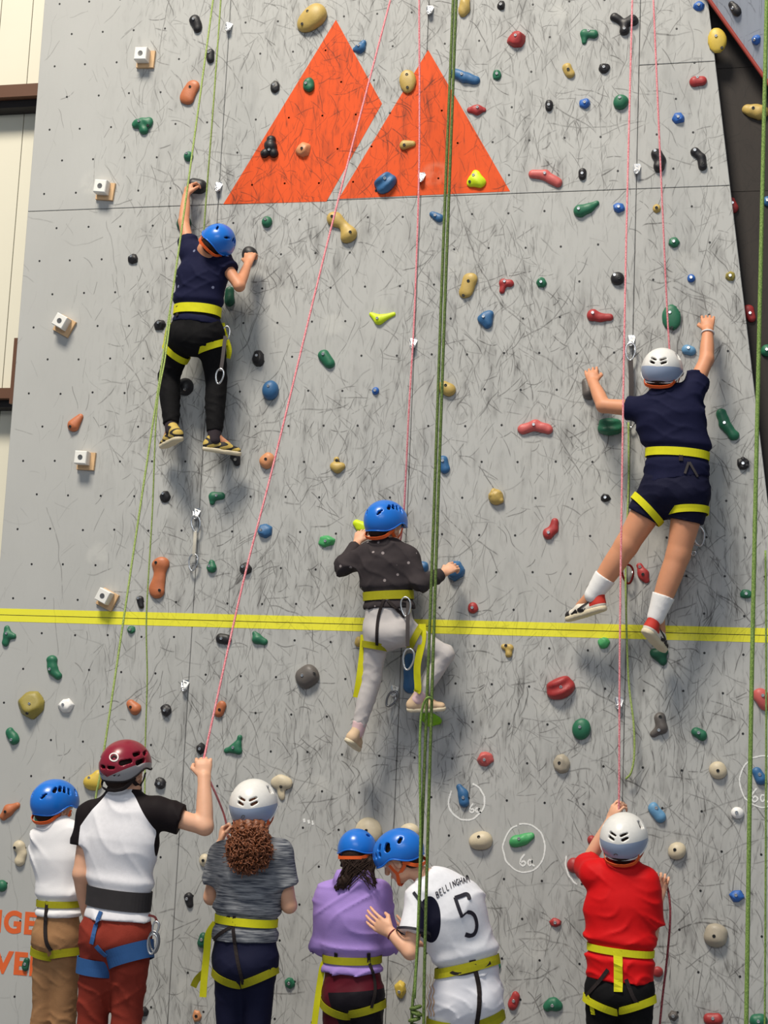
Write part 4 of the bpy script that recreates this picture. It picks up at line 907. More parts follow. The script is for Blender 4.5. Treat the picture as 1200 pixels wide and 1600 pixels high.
def rope(label, pts, m, r=0.0052, per=10, extra=()):
    V, F = joinm([tube(smooth_path([P(*q) for q in pts], per), r, 8)]+list(extra)); o = mk('climbing_rope', V, F, m, origin=P(*pts[-1])); tag(o, label, 'rope', 'climbing ropes hanging in front of the wall'); return o
rope('thin green rope slanting from the top to the raglan-shirted belayer\'s left shoulder', [(338, -40, .45), (333, 0, .5), (278, 400, .85), (218, 800, 1.1), (163, 1170, 1.35), (150, 1245, 1.38), (147, 1300, 1.4)], R_GREEN)
rope('thin green rope running down to the left climber\'s blue helmet', [(347, -40, .3), (345, 0, .3), (333, 170, .3), (318, 370, .17), (317, 440, .10), (314, 500, .10)], R_GREEN, 0.0048)
rope('thin green rope hanging from the left climber\'s belt to the crimson helmet', [(267, 492, .26), (258, 560, .45), (245, 640, .6), (238, 800, .55), (229, 960, .5), (230, 1060, .45), (227, 1165, .4), (226, 1260, .4)], R_GREEN, 0.0042)
rope('pink rope slanting from the top centre to the raised fist of the raglan-shirted belayer', [(620, -40, .4), (610, 0, .42), (519, 350, .75), (430, 715, 1.05), (380, 910, 1.2), (322, 1170, 1.42), (319, 1185, 1.45), (324, 1210, 1.45), (342, 1252, 1.25), (352, 1280, 1.04), (356, 1310, 1.02)], R_PINK)
rope('pink rope dropping straight to the centre climber\'s helmet', [(656, -40, .3), (655, 0, .3), (655, 250, .28), (648, 480, .27), (639, 640, .26), (631, 800, .15), (622, 870, .1), (614, 960, .1)], R_PINK)
rope('pink rope running down to the red-shirted belayer\'s raised hand', [(989, -40, .3), (988, 0, .32), (977, 450, .5), (969, 960, .65), (967, 1262, .62), (962, 1330, .55), (966, 1480, .55)], R_PINK)
rope('pink rope ending at the right climber\'s helmet', [(1019, -40, .3), (1021, 0, .3), (1034, 300, .25), (1046, 545, .15), (1055, 590, .12), (1060, 700, .1)], R_PINK)
rope('short green rope loop between the right climber\'s left armpit and belt', [(1003, 655, .12), (1006, 685, .10), (1018, 708, .15), (1018, 720, .18)], R_GREEN, 0.005)
rope('green slack rope with free end under the right climber\'s quickdraw', [(982, 660, .04), (982, 760, .06), (978, 860, .06), (978, 940, .07), (982, 1060, .05), (990, 1130, .05), (991, 1180, .05), (986, 1207, .05), (978, 1217, .04)], R_GREEN, 0.0056)
kn = []
kc = P(649, 1586, 1.75)
for i, (dx, dz, an) in enumerate(((0, 0.03, .3), (0.004, 0.008, -.35), (-.003, -0.018, .3), (0.002, -.045, -.2))):
    n = 18; a = np.arange(n)*2*math.pi/n
    kn.append(tube(np.stack([kc[0]+dx+0.019*np.cos(a), kc[1]+0.019*np.sin(a), kc[2]+dz+0.019*np.cos(a)*an], 1), 0.0075, 7, True))
rope('olive doubled rope hanging in front of the jersey wearer with a knot at its end', [(709, -60, 1.75), (708, 0, 1.75), (692, 400, 1.75), (678, 800, 1.75), (665, 1150, 1.75), (652, 1480, 1.75), (644, 1580, 1.75), (646, 1640, 1.75), (655, 1700, 1.75)], R_OLIVE, 0.0068, extra=kn)
rope('second strand of the olive rope, right beside the knotted one', [(715, -60, 1.76), (713, 0, 1.76), (698, 400, 1.76), (684, 800, 1.76), (673, 1150, 1.76), (664, 1480, 1.76), (662, 1640, 1.76), (664, 1760, 1.76)], R_OLIVE, 0.0068)
rope('light green strand looping in front of the centre climber\'s right shoe', [(676, 1094, 1.765), (669, 1090, 1.79), (662, 1100, 1.78), (657, 1130, 1.77), (656, 1200, 1.77), (657, 1300, 1.77), (654, 1420, 1.775), (648, 1560, 1.775)], R_LIME, 0.0055)
rope('light green rope hanging vertically near the right picture edge', [(1199, -60, 1.6), (1198, 0, 1.6), (1189, 400, 1.6), (1180, 800, 1.6), (1173, 1150, 1.6), (1166, 1600, 1.6), (1163, 1760, 1.6)], R_LIME, 0.0095)
rope('thin light green strand at the very right picture edge', [(1196, 860, 1.2), (1197, 1000, 1.2), (1197, 1200, 1.2), (1195, 1600, 1.2), (1194, 1720, 1.2)], R_LIME, 0.0045)
rope('maroon brake rope falling from the red-shirted belayer\'s right hand', [(1012, 1378, .52), (1026, 1372, .52), (1040, 1380, .56), (1046, 1405, .62), (1047, 1440, .66), (1042, 1500, .7), (1035, 1560, .72), (1029, 1620, .74), (1020, 1700, .74)], R_MAROON, 0.0055)

# ------------------------------------------------------------------ people
SKIN = mat('skin', srgb(224, 170, 138), 0.55, var=0.08, vscale=25, sub=0.08)
SKIN2 = mat('skin_tan', srgb(208, 144, 108), 0.55, var=0.08, vscale=25, sub=0.08)
M_EYE = mat('eye_white', srgb(235, 232, 228), 0.3)
M_HAIR = mat('dark_brown_hair', srgb(44, 30, 24), 0.6, var=0.4, vscale=90, bump=0.5, bscale=150)
M_AUBURN = mat('auburn_hair', srgb(122, 68, 36), 0.5, var=0.6, vscale=60, bump=0.4, bscale=150)
M_YEL = mat('yellow_webbing', srgb(212, 208, 36), 0.7, var=0.08, vscale=60)
M_OLY = mat('olive_yellow_webbing', srgb(160, 156, 32), 0.7, var=0.1, vscale=60)
M_BLKW = mat('black_webbing', srgb(44, 38, 38), 0.75)
M_BLUEW = mat('blue_webbing', srgb(36, 84, 140), 0.7, var=0.1)
M_STRAP = mat('orange_strap', srgb(226, 92, 28), 0.7)
M_HBLUE = mat('blue_helmet_shell', srgb(28, 112, 208), 0.28, var=0.04)
M_HWHITE = two_tone('white_helmet_shell', srgb(226, 224, 220), srgb(150, 164, 190), rough=0.32, bump=0.0)
M_HRED = two_tone('crimson_helmet_shell', srgb(134, 28, 48), srgb(150, 148, 150), rough=0.3, bump=0.0)
M_SOLE = mat('cream_sole', srgb(222, 208, 178), 0.7, var=0.06)
UP = np.array([0, 0, 1.0]); INTO = np.array([0, 1.0, 0])
def frame(up, front):
    u = unit(up); f = unit(np.asarray(front, float)-u*np.dot(front, u)); r = np.cross(f, u); return r, f, u
def hand_prims(wr, kn, palm, thumb, S, curl, spread=0.06):
    """palm block, four fingers of three bones, thumb from the side of the palm"""
    d = unit(kn-wr); n = unit(palm-d*np.dot(palm, d)); lat = np.cross(d, n); lat = lat if np.dot(lat, thumb) > 0 else -lat
    L = 0.088*S; pr = [cone(wr-d*0.01, wr+d*L*0.62, 0.029*S, 0.040*S, flat=n, s=0.5, k=0.012)]
    for i, (off, ln) in enumerate(((0.0310, 0.92), (0.0105, 1.0), (-0.0105, 0.95), (-0.0300, 0.78))):
        a = 0.0; p = wr+d*L*(0.93-0.06*(i == 3))+lat*off*S*1.08-n*0.004*S; r = 0.0086*S
        pr.append(cone(wr+d*L*0.45+lat*off*S*0.8, p, 0.0095*S, 0.0098*S, k=0.006))
        dd = unit(d+lat*off*spread*25)
        for j, l in enumerate((0.044, 0.028, 0.022)):
            a += math.radians(curl[j]); v = dd*math.cos(a)+n*math.sin(a); q = p+v*l*ln*S
            pr.append(cone(p, q, r, r*0.93, k=0.0035)); p = q; r *= 0.94
    p = wr+d*L*0.28+lat*0.030*S+n*0.004; a = unit(d*0.75+lat*0.55+n*0.35); q = p+a*0.044*S; b = unit(d*0.9+n*0.55-lat*0.1); w = q+b*0.032*S
    pr += [cone(p, q, 0.0135*S, 0.0105*S, k=0.010), cone(q, w, 0.0105*S, 0.0085*S, k=0.004)]
    return pr
def head_prims(c, fr, S):
    r, f, u = fr; A = np.array([r, f, u]); at = lambda x, y, z: c+(r*x+f*y+u*z)*S
    pr = [ell(at(0, -.012, .035), A, np.array([.074, .094, .084])*S, .03), cone(at(0, .03, -.015), at(0, .052, -.082), .058*S, .033*S, k=.03),
          cone(at(-.03, .02, -.055), at(.03, .02, -.055), .038*S, .038*S, k=.03),
          cone(at(0, .090, .004), at(0, .106, -.034), .009*S, .014*S, k=.012), cone(at(-.018, .086, -.062), at(.018, .086, -.062), .008*S, .008*S, k=.008),
          cone(at(-.035, .082, .022), at(.035, .082, .022), .010*S, .010*S, k=.014)]
    for s in (-1, 1): pr.append(ell(at(.074*s, -.004, -.008), A, np.array([.012, .021, .032])*S, .006))
    subs = [ell(at(.032*s, .097, .006), A, np.array([.017, .013, .011])*S) for s in (-1, 1)]+[ell(at(.081*s, -.002, -.004), A, np.array([.006, .011, .018])*S) for s in (-1, 1)]
    subs.append(cone(at(-.02, .097, -.062), at(.02, .097, -.062), .003*S, .003*S))
    return pr, subs
def helmet(root, c, fr, S, style):
    r, f, u = fr; A = np.array([r, f, u])
    pr = [ell(c, A, np.array([.105, .132, .106])*S, .02), ell(c-u*.022*S, A, np.array([.1035, .130, .10])*S, .02)]
    vent_pts = []
    def rim(p):
        q = (p-c)@A.T/S; t = np.clip((0.03-q[:, 1])/0.13, 0, 1); t = t*t*(3-2*t); g = np.clip((q[:, 1]-0.06)/0.07, 0, 1)
        return q, -0.034-(0.056 if style == 'white' else 0.040)*t+0.020*np.exp(-((q[:, 1]-0.0)/0.05)**2)+0.012*g
    V_ = {'white': [(168, 14, .030, .0052, 24), (166, 5, .024, .006, 24), (192, 14, .030, .0052, -24), (194, 5, .024, .006, -24)]+[(s*a, 36, .026, .0075, 80) for s in (1, -1) for a in (100, 112)]+[(s*60, 30, .03, .006, 60) for s in (1, -1)],
          'blue': [(158, 14, .020, .005, 40), (161, 8, .016, .005, 40), (202, 14, .020, .005, -40), (199, 8, .016, .005, -40)]+[(s*a, 40-abs(a-112)*.35, .022, .0085, 75) for s in (1, -1) for a in (84, 101, 118, 135)]+[(s*50, 25, .025, .008, 60) for s in (1, -1)],
          'side': [(s*92, 24, .018, .015, 70) for s in (1, -1)]+[(s*a, 14+0*a, .011, .0075, 80) for s in (1, -1) for a in (28, 44, 60)]+[(s*62, 33, .016, .009, 70) for s in (1, -1)]+[(s*135, 22, .02, .008, 30) for s in (1, -1)],
          'crimson': [(s*a, 8, .040, .0105, 15) for s in (1, -1) for a in (100, 140)]+[(s*a, 28, .030, .009, 15) for s in (1, -1) for a in (108, 70)]+[(170, -4, .022, .0075, 0), (190, -4, .022, .0075, 0), (160, -20, .022, .006, 0), (195, -20, .022, .006, 0), (180, -20, .016, .006, 0)]}[style]
    subs = []
    for az, el_, ln, w, ro in V_:
        a, e = math.radians(az), math.radians(el_); d = r*math.sin(a)*math.cos(e)+f*math.cos(a)*math.cos(e)+u*math.sin(e)
        q = (d@A.T); t = 1/math.sqrt((q[0]/.105)**2+(q[1]/.132)**2+(q[2]/.106)**2); p = c+d*t*S
        tu = unit(u-d*np.dot(u, d)); ts = np.cross(tu, d); v = ts*math.cos(math.radians(ro))+tu*math.sin(math.radians(ro))
        for dp in (0.0, .007, .014): subs.append(cone(p-d*dp*S-v*ln*S*.5, p-d*dp*S+v*ln*S*.5, w*S*1.15, w*S*.95))
    inner = ell(c-u*.012*S, A, np.array([.094, .12, .096])*S)
    f0 = field(pr, subs+[inner])
    def fh(p):
        d = f0(p); q, z = rim(p); return np.maximum(d, (z-q[:, 2])*S)
    fh.lo, fh.hi = f0.lo, f0.hi
    V, F = nets(fh, 0.0042, safe=1.6); q, z = rim(V)
    if style == 'white': m = -0.012+0.10*np.abs(q[:, 0])-q[:, 2]-np.clip(q[:, 1]+0.0, 0, 1)*1.2
    elif style == 'crimson': m = np.where(q[:, 1] < .1, -0.040-0.22*q[:, 1]*0+np.abs(q[:, 0])*0.45-q[:, 2]-np.clip(-q[:, 1]-.02, 0, 1)*.12, -1)
    else: m = np.zeros(len(V))
    h = mk('helmet', V, F, {'white': M_HWHITE, 'blue': M_HBLUE, 'side': M_HBLUE, 'crimson': M_HRED}[style], root, attrs={'mask': m})
    tag(h, {'white': 'white climbing helmet with grey-blue rear band', 'blue': 'bright blue climbing helmet', 'side': 'bright blue climbing helmet', 'crimson': 'crimson and grey vented climbing helmet'}[style])
    fo = field(pr)
    # rim bead
    ang = np.linspace(0, 2*math.pi, 60, endpoint=False); D = np.sin(ang)[:, None]*r+np.cos(ang)[:, None]*f
    pts = []
    for d in D:
        for _ in range(1):
            b = np.array([c+d*0.11*S]); zz = rim(b)[1][0]
        q = c+u*zz*S; t = np.linspace(.02, .2, 90)*S; v = fo(q+t[:, None]*d); i = np.argmax(v > 0); pts.append(q+d*t[i])
    pts = np.array(pts); pts = (np.roll(pts, 1, 0)+2*pts+np.roll(pts, -1, 0))/4
    V, F = tube(pts, 0.0042*S, 6, True); mk('rim', V, F, {'white': M_HWHITE, 'blue': M_HBLUE, 'side': M_HBLUE, 'crimson': M_BLKW}[style], h)
    return h
def chin_strap(h, hc, fr, S, col):
    r, f, u = fr; at = lambda x, y, z: hc+(r*x+f*y+u*z)*S; prt = []
    for s in (-1, 1):
        for path in ([(.088*s, .035, .0), (.080*s, .03, -.035), (.066*s, .03, -.06), (.045*s, .055, -.10), (.0, .075, -.118)], [(.086*s, -.045, .0), (.074*s, -.03, -.035), (.064*s, .022, -.062)], [(.086*s, -.035, -.015), (.068*s, -.078, -.058), (.03*s, -.096, -.072), (0, -.099, -.074)]):
            p = smooth_path([at(*q) for q in path], 6); n = p-hc; n = n/np.linalg.norm(n, axis=1, keepdims=True); prt.append(ribbon(p, n, 0.017*S, 0.003))
    V, F = joinm(prt); mk('chin_strap', V, F, col, h, smooth=False)
def shoe(root, an, heel, toe, S, mu, ms, label=None, mask=None):
    d = unit(toe-heel); L = np.linalg.norm(toe-heel); u = unit((an-heel)-d*np.dot(an-heel, d)); s = np.cross(d, u)
    A = np.array([s, d, u]); B = heel+d*0.0
    pr = [cone(B+d*.036*S+u*.032*S, B+d*(L*.55)+u*.036*S, .036*S, .039*S, k=.02), cone(B+d*L*.55+u*.034*S, B+d*(L-.034*S)+u*.024*S, .040*S, .032*S, flat=u, s=.78, k=.025),
          cone(B+d*.036*S+u*.04*S, an+u*.012*S, .036*S, .038*S, capb=True, k=.02)]
    f = field(pr, planes=[(B+u*.008*S, -u)])
    V, F = nets(f, .0055 if B[2] > .3 else .009, safe=1.6); q = (V-B)@A.T
    o = mk('shoe', V, F, mu, root, attrs={'mask': mask(q/S, L/S) if mask else np.full(len(V), -1.0)})
    if label: tag(o, label)
    pr = [cone(B+d*.036*S+u*.008*S, B+d*(L*.6)+u*.008*S, .040*S, .043*S, flat=u, s=.9, k=.01), cone(B+d*(L*.6)+u*.008*S, B+d*(L-.032*S)+u*.008*S, .043*S, .036*S, flat=u, s=.9, k=.01)]
    f = field(pr, planes=[(B-u*.008*S, -u), (B+u*.019*S, u)]); V, F = nets(f, .006 if B[2] > .3 else .009, safe=1.6); mk('sole', V, F, ms, o)
    return o
def person(label, sp):
    T = sp.get('T', .85); LT = sp.get('LT', T); sk = sp.get('skin', SKIN); fr = unit(sp['front'])
    ch, ws, pv, nk = sp['chest'], sp['waist'], sp['pelvis'], sp['neck']; cw, ww, hw = sp['cw'], sp['ww'], sp['hw']
    sh, el, wr, ha, hip, knee, an = sp['sh'], sp['el'], sp['wr'], sp['ha'], sp['hip'], sp['kn'], sp['an']
    up = unit(nk-pv); sdv = np.cross(fr, up)
    hx, hy, hd, hpx, hu, hf = sp['head']; hfr = frame(hu, hf); hc0 = P(hx, hy, hd); S = hpx/ppm(hx, hy, hd)/.105
    helm_c = hc0; hc = hc0-hfr[2]*.040*S
    base = np.array([pv[0], pv[1], min(an[0][2], an[1][2])-.09])
    if sp.get('stand'): base[2] = 0
    root = tag(empty('person', base), label, 'person')
    back = -fr
    def torso(e, low=0.0):
        return [cone(pv-up*.02, ws, hw+e, ww+e, flat=fr, s=.70, k=.05), cone(ws, ch, ww+e, cw+e, flat=fr, s=.66, k=.05), cone(ch, (sh[0]+sh[1])/2*.6+nk*.4-up*.04, cw+e, cw*.72+e, flat=fr, s=.62, k=.05)]
    def shoulders(e): return [cone(sh[0]-up*.0, sh[1]-up*.0, .046*T+e, .046*T+e, k=.05), cone(sh[0]*.5+sh[1]*.5-up*.01, nk, .055*T+e, .045*T+e, k=.05)]
    def glutes(e): return [ell(pv*.45+hip[i]*.55-up*.035+back*hw*.28, np.eye(3), np.full(3, hw*.52+e), .03) for i in (0, 1)]
    def leg(i, e, thigh_to=1.0, calf_to=None, ek=0.0, cap=True, ecuff=0.0):
        o = []; k2 = hip[i]+(knee[i]-hip[i])*thigh_to
        o.append(cone(hip[i], k2, .080*LT+e, (.080+(.054-.080)*thigh_to)*LT+e+ek, k=.035, capb=cap and thigh_to < 1))
        if calf_to is not None:
            a2 = knee[i]+(an[i]-knee[i])*calf_to; o.append(cone(knee[i], a2, .053*LT+e, .036*LT+e+ecuff, k=.02, bulge=.008*LT, capb=cap))
        return o
    # body
    pr = torso(0)+shoulders(0)+glutes(0); hp, hs = head_prims(hc, hfr, S)
    pr += [cone(nk-up*.03, hc-hfr[2]*.03*S-hfr[1]*.01*S, .050*T, .047*T, k=.03)]
    for i in (0, 1):
        pr += [cone(sh[i], el[i], .047*T, .037*T, k=.02), cone(el[i], wr[i], .037*T, .0255*T, k=.015, bulge=.006*T)]
        pr += leg(i, 0, 1.0, 1.0, cap=False); pr.append(cone(an[i], an[i]*.5+sp['toe'][i]*.5, .032*LT, .026*LT, k=.02))
        pr += hand_prims(wr[i], ha[i], sp['palm'][i], sp['thumb'][i], sp.get('hs', .84), sp['curl'][i])
    f = field(pr+hp, hs); V, F = nets(f, sp.get('res', .0048), safe=1.5); mk('body', V, F, sk, root)
    for s in (-1, 1):
        c = hc+(hfr[0]*.032*s+hfr[1]*.083+hfr[2]*.006)*S; fe = field([ell(c, np.eye(3), np.full(3, .0115*S))]); V, F = nets(fe, .003, safe=3); mk('eye', V, F, M_EYE, root)
    # hair
    at = lambda x, y, z: hc+(hfr[0]*x+hfr[1]*y+hfr[2]*z)*S; A = np.array(hfr)
    hpz = [ell(at(0, -.018, .034), A, np.array([.081, .099, .088])*S, .02), ell(at(0, -.055, -.025), A, np.array([.060, .052, .055])*S, .03)]
    fhair = field(hpz, planes=[(at(0, .055, 0), hfr[1]*.85-hfr[2]*.35)], subs=[ell(at(.08*s, .01, -.02), A, np.array([.03, .035, .04])*S) for s in (-1, 1)]); V, F = nets(fhair, .006, safe=1.6); mk('hair', V, F, sp.get('hair', M_HAIR), root)
    h = helmet(root, helm_c, hfr, S, sp['helmet']); chin_strap(h, hc, hfr, S, sp.get('strapmat', M_STRAP))
    # trousers / shorts
    pa = sp['pants']; e = pa.get('e', .012)
    pz = [cone(pv-up*.02, ws+up*pa.get('rise', 0), hw+e, ww+e, flat=fr, s=.70, k=.05)]+glutes(e); legf = []
    for i in (0, 1):
        l = leg(i, e, pa.get('thigh', 1.0), pa.get('calf'), pa.get('ek', 0), True, pa.get('cuff', .0)); pz += l; legf.append(field(l+[glutes(e)[i]]))
    fn = folds(pa.get('amp', .004), pa.get('freq', 55), pa.get('d1', (0.5, 0.2, 1)), pa.get('d2', (-0.6, 0.3, 0.9)), pa.get('seed', 3))
    fp = field(pz, planes=[(ws+up*pa.get('top', 0.0), up)], noise=fn); V, F = nets(fp, .0068, safe=1.5)
    o = mk(pa.get('name', 'trousers'), V, F, pa['mat'], root, attrs={'mask': pa['mask'](V) if 'mask' in pa else np.full(len(V), -1.0)}); tag(o, pa['label'])
    # shirt
    st = sp['shirt']; e = st.get('e', .014); hem = st['hem']
    ts = torso(e); ts[0] = cone(pv-up*.06, ws, hw+e+st.get('eh', .006), ww+e, flat=fr, s=.72, k=.05); ts += [ell(pv*.45+hip[i]*.55-up*.035+back*hw*.28, np.eye(3), np.full(3, hw*.52+e+.002), .03) for i in (0, 1)]
    slv = []
    for i in (0, 1):
        fr_ = st['sleeve']
        if fr_ <= 1: slv.append(cone(sh[i], sh[i]+(el[i]-sh[i])*fr_, .050*T+e, (.044*T+e)+st.get('flare', .010), k=.03, capb=True))
        else:
            slv.append(cone(sh[i], el[i], .049*T+e, .041*T+e, k=.03)); slv.append(cone(el[i], el[i]+(wr[i]-el[i])*(fr_-1), .041*T+e, .029*T+e*.8, k=.02, capb=True))
    fn = folds(st.get('amp', .007), st.get('freq', 34), st.get('d1', (0.7, 0.1, 0.8)), st.get('d2', (-0.5, 0.2, 1)), st.get('seed', 1))
    extra = [q for q in st.get('extra', [])]
    if sp.get('harness'):
        bc0 = sp['harness']['belt']; bax = unit(sp['harness'].get('axis', up)); bw = sp['harness'].get('w', .04); fn0 = fn
        def fn(p):
            t = np.abs((p-bc0)@bax)/(bw*.5+.012); g = np.clip(1.6-t, 0, 1); near = (np.linalg.norm((p-bc0)-((p-bc0)@bax)[:, None]*bax, axis=1) < hw+.07)
            return fn0(p)*(1-g*.8)+np.where(near, .013*g*g*(3-2*g), 0)-st.get('blouse', .005)*np.exp(-(((p-bc0)@bax-bw*.5-.035)/.025)**2)
    fs = field(ts+shoulders(e)+slv+extra, planes=[(hem, -unit(st.get('hemn', up)))], noise=fn, subs=[cone(nk+unit(hc-nk)*.02, hc, .052*T, .06*T)])
    V, F = nets(fs, .0066, safe=1.5)
    o = mk('shirt', V, F, st['mat'], root, attrs={'mask': st['mask'](V) if 'mask' in st else np.full(len(V), -1.0)}); tag(o, st['label'])
    sp['root'], sp['fs'], sp['fp'], sp['shirt_obj'] = root, fs, fp, o
    ftor = field(ts, noise=fn); fall = lambda p: np.minimum(fs(p), fp(p))
    sp['fall'] = fall
    # harness
    hn = sp.get('harness')
    if hn:
        bc = hn['belt']; fb = lambda p: np.minimum(ftor(p), fp(p))
        V, F = ring(fb, bc, hn.get('axis', up), fr, hn.get('w', .04), r0=hw+.16); hb = mk('harness', V, F, hn['mat'], root, smooth=False); tag(hb, hn['label'])
        for i, (t, tilt, w) in enumerate(hn['loops']):
            c = hip[i]+(knee[i]-hip[i])*t; ax = unit(hip[i]-knee[i])-sdv*tilt+fr*hn.get('ftilt', .15); V, F = ring(legf[i], c, ax, fr, w, r0=.17); mk('leg_loop', V, F, hn.get('lmat', hn['mat']), hb, smooth=False)
        for pix, w, m_ in hn.get('straps', []):
            p, n = surf_path(fall, pix, -pv[1], .004); V, F = ribbon(p, n, w, .003); mk('strap', V, F, m_, hb, smooth=False)
        for pts, w, m_ in hn.get('free', []):
            p = smooth_path(pts, 6); V, F = ribbon(p, np.tile(unit((0.15, -1, .1)), (len(p), 1)), w, .003); mk('webbing_tail', V, F, m_, hb, smooth=False)
        for c, L, an_, m_ in hn.get('carabiners', []):
            V, F = carabiner_mesh(c, L, L*.5, an_, .005); mk('carabiner', V, F, m_, hb)
    # footwear
    fw = sp['shoes']
    for i in (0, 1):
        shoe(root, an[i]+unit(knee[i]-an[i])*fw.get('collar', 0), sp['heel'][i], sp['toe'][i], fw.get('S', .9), fw['mat'], fw['sole'], fw.get('label'), fw.get('mask'))
        if 'sock' in fw:
            d = unit(knee[i]-an[i]); f_ = field([cone(an[i]-d*.02, an[i]+d*fw.get('sockh', .07), .036*LT+.005, (.036+.017*fw.get('sockh', .07)/np.linalg.norm(knee[i]-an[i])+.009*math.sin(math.pi*fw.get('sockh', .07)/np.linalg.norm(knee[i]-an[i])))*LT+.005, capb=True, k=.01)], noise=folds(.0008, 80, d, d, 5)); V, F = nets(f_, .006, safe=1.6); s_ = mk('sock', V, F, fw['sock'], root)
    return sp
def stand_legs(hips, dz=0.085, spread=(0, 0), toe_out=.06, kb=.03, fwd=.0):
    kn, an, heel, toe = [], [], [], []
    for i, h in enumerate(hips):
        s = -1 if i == 0 else 1
        a = np.array([h[0]+spread[i], h[1]+fwd, dz]); k = (h+a)/2+np.array([0, kb, 0]); kn.append(k); an.append(a)
        heel.append(np.array([a[0]-s*.0, a[1]-.06, .010])); toe.append(np.array([a[0]+s*toe_out*.6, a[1]+.17, .010]))
    return dict(kn=kn, an=an, heel=heel, toe=toe)
RT, LF = np.array([1.0, 0, 0]), np.array([-1.0, 0, 0])
GRIP = (26, 62, 50); FIST = (52, 88, 62); LOOSE = (18, 22, 15); FLAT = (6, 8, 5)
NAVY = srgb(22, 24, 52)
M_NAVYDOT = dotted('navy_printed_cotton', srgb(24, 26, 54), srgb(120, 124, 150), 15, .13)
M_NAVY = mat('navy_cotton', NAVY, .8, var=.1, vscale=50, bump=.2, bscale=300)
M_NAVYS = mat('navy_shorts_cloth', srgb(22, 23, 46), .75, var=.1, vscale=50, bump=.2, bscale=300)
M_BLACK = mat('black_jersey_cloth', srgb(16, 15, 17), .8, var=.2, vscale=40, bump=.2, bscale=300)
M_CHAR = dotted('charcoal_printed_fleece', srgb(58, 52, 54), srgb(150, 140, 140), 15, .12)
M_LGREY = mat('light_grey_leggings', srgb(196, 190, 188), .8, var=.06, vscale=40, bump=.2, bscale=300)
M_TEE = mat('white_cotton', srgb(232, 230, 232), .8, var=.03, vscale=30, bump=.15, bscale=300)
M_TAN = mat('tan_cotton_twill', srgb(158, 118, 82), .8, var=.12, vscale=30, bump=.25, bscale=260)
M_RUST = mat('rust_red_trousers_cloth', srgb(134, 50, 38), .8, var=.16, vscale=26, bump=.25, bscale=240)
M_RAGLAN = two_tone('raglan_cotton', srgb(230, 228, 232), srgb(28, 22, 24))
M_HEATH = heather('grey_heather_jersey', srgb(70, 74, 84), srgb(150, 152, 156))
M_NLEG = mat('navy_leggings', srgb(22, 24, 48), .75, var=.1, bump=.15, bscale=300)
M_LILAC = mat('lilac_fleece', srgb(164, 136, 206), .85, var=.06, vscale=40, bump=.25, bscale=280)
M_MAROON = two_tone('black_and_maroon_shorts_cloth', srgb(24, 20, 26), srgb(84, 22, 34), rough=.5)
M_JERSEY = two_tone('white_football_jersey', srgb(232, 232, 238), srgb(22, 22, 40), rough=.6)
M_WSHORT = mat('white_shorts_cloth', srgb(228, 228, 236), .65, var=.03, bump=.15, bscale=300)
M_RED = mat('red_polyester_jersey', srgb(208, 20, 24), .6, var=.08, vscale=40, bump=.15, bscale=350)
M_SNK_A = two_tone('yellow_black_sneaker', srgb(196, 168, 84), srgb(34, 28, 26))
M_SNK_B = mat('beige_sneaker', srgb(212, 182, 148), .75, var=.1)
M_SNK_C = two_tone('white_red_sneaker', srgb(226, 218, 204), srgb(196, 50, 36))
M_SNKBLK = mat('black_sneaker_leather', srgb(34, 28, 28), .6)
M_SNK_K = mat('dark_sneaker', srgb(50, 48, 52), .7)
M_SOCK = mat('white_sock', srgb(236, 234, 232), .9, bump=.3, bscale=200); M_SOCKD = mat('dark_sock', srgb(44, 34, 40), .9); M_SOCKP = mat('pale_pink_sock', srgb(222, 188, 190), .9)

dull(M_NAVYDOT, M_NAVY, M_NAVYS, M_BLACK, M_CHAR, M_LGREY, M_TEE, M_TAN, M_RUST, M_RAGLAN, M_HEATH, M_NLEG, M_LILAC, M_MAROON, M_JERSEY, M_WSHORT, M_RED, M_BLKW, M_YEL, M_OLY, M_HAIR)
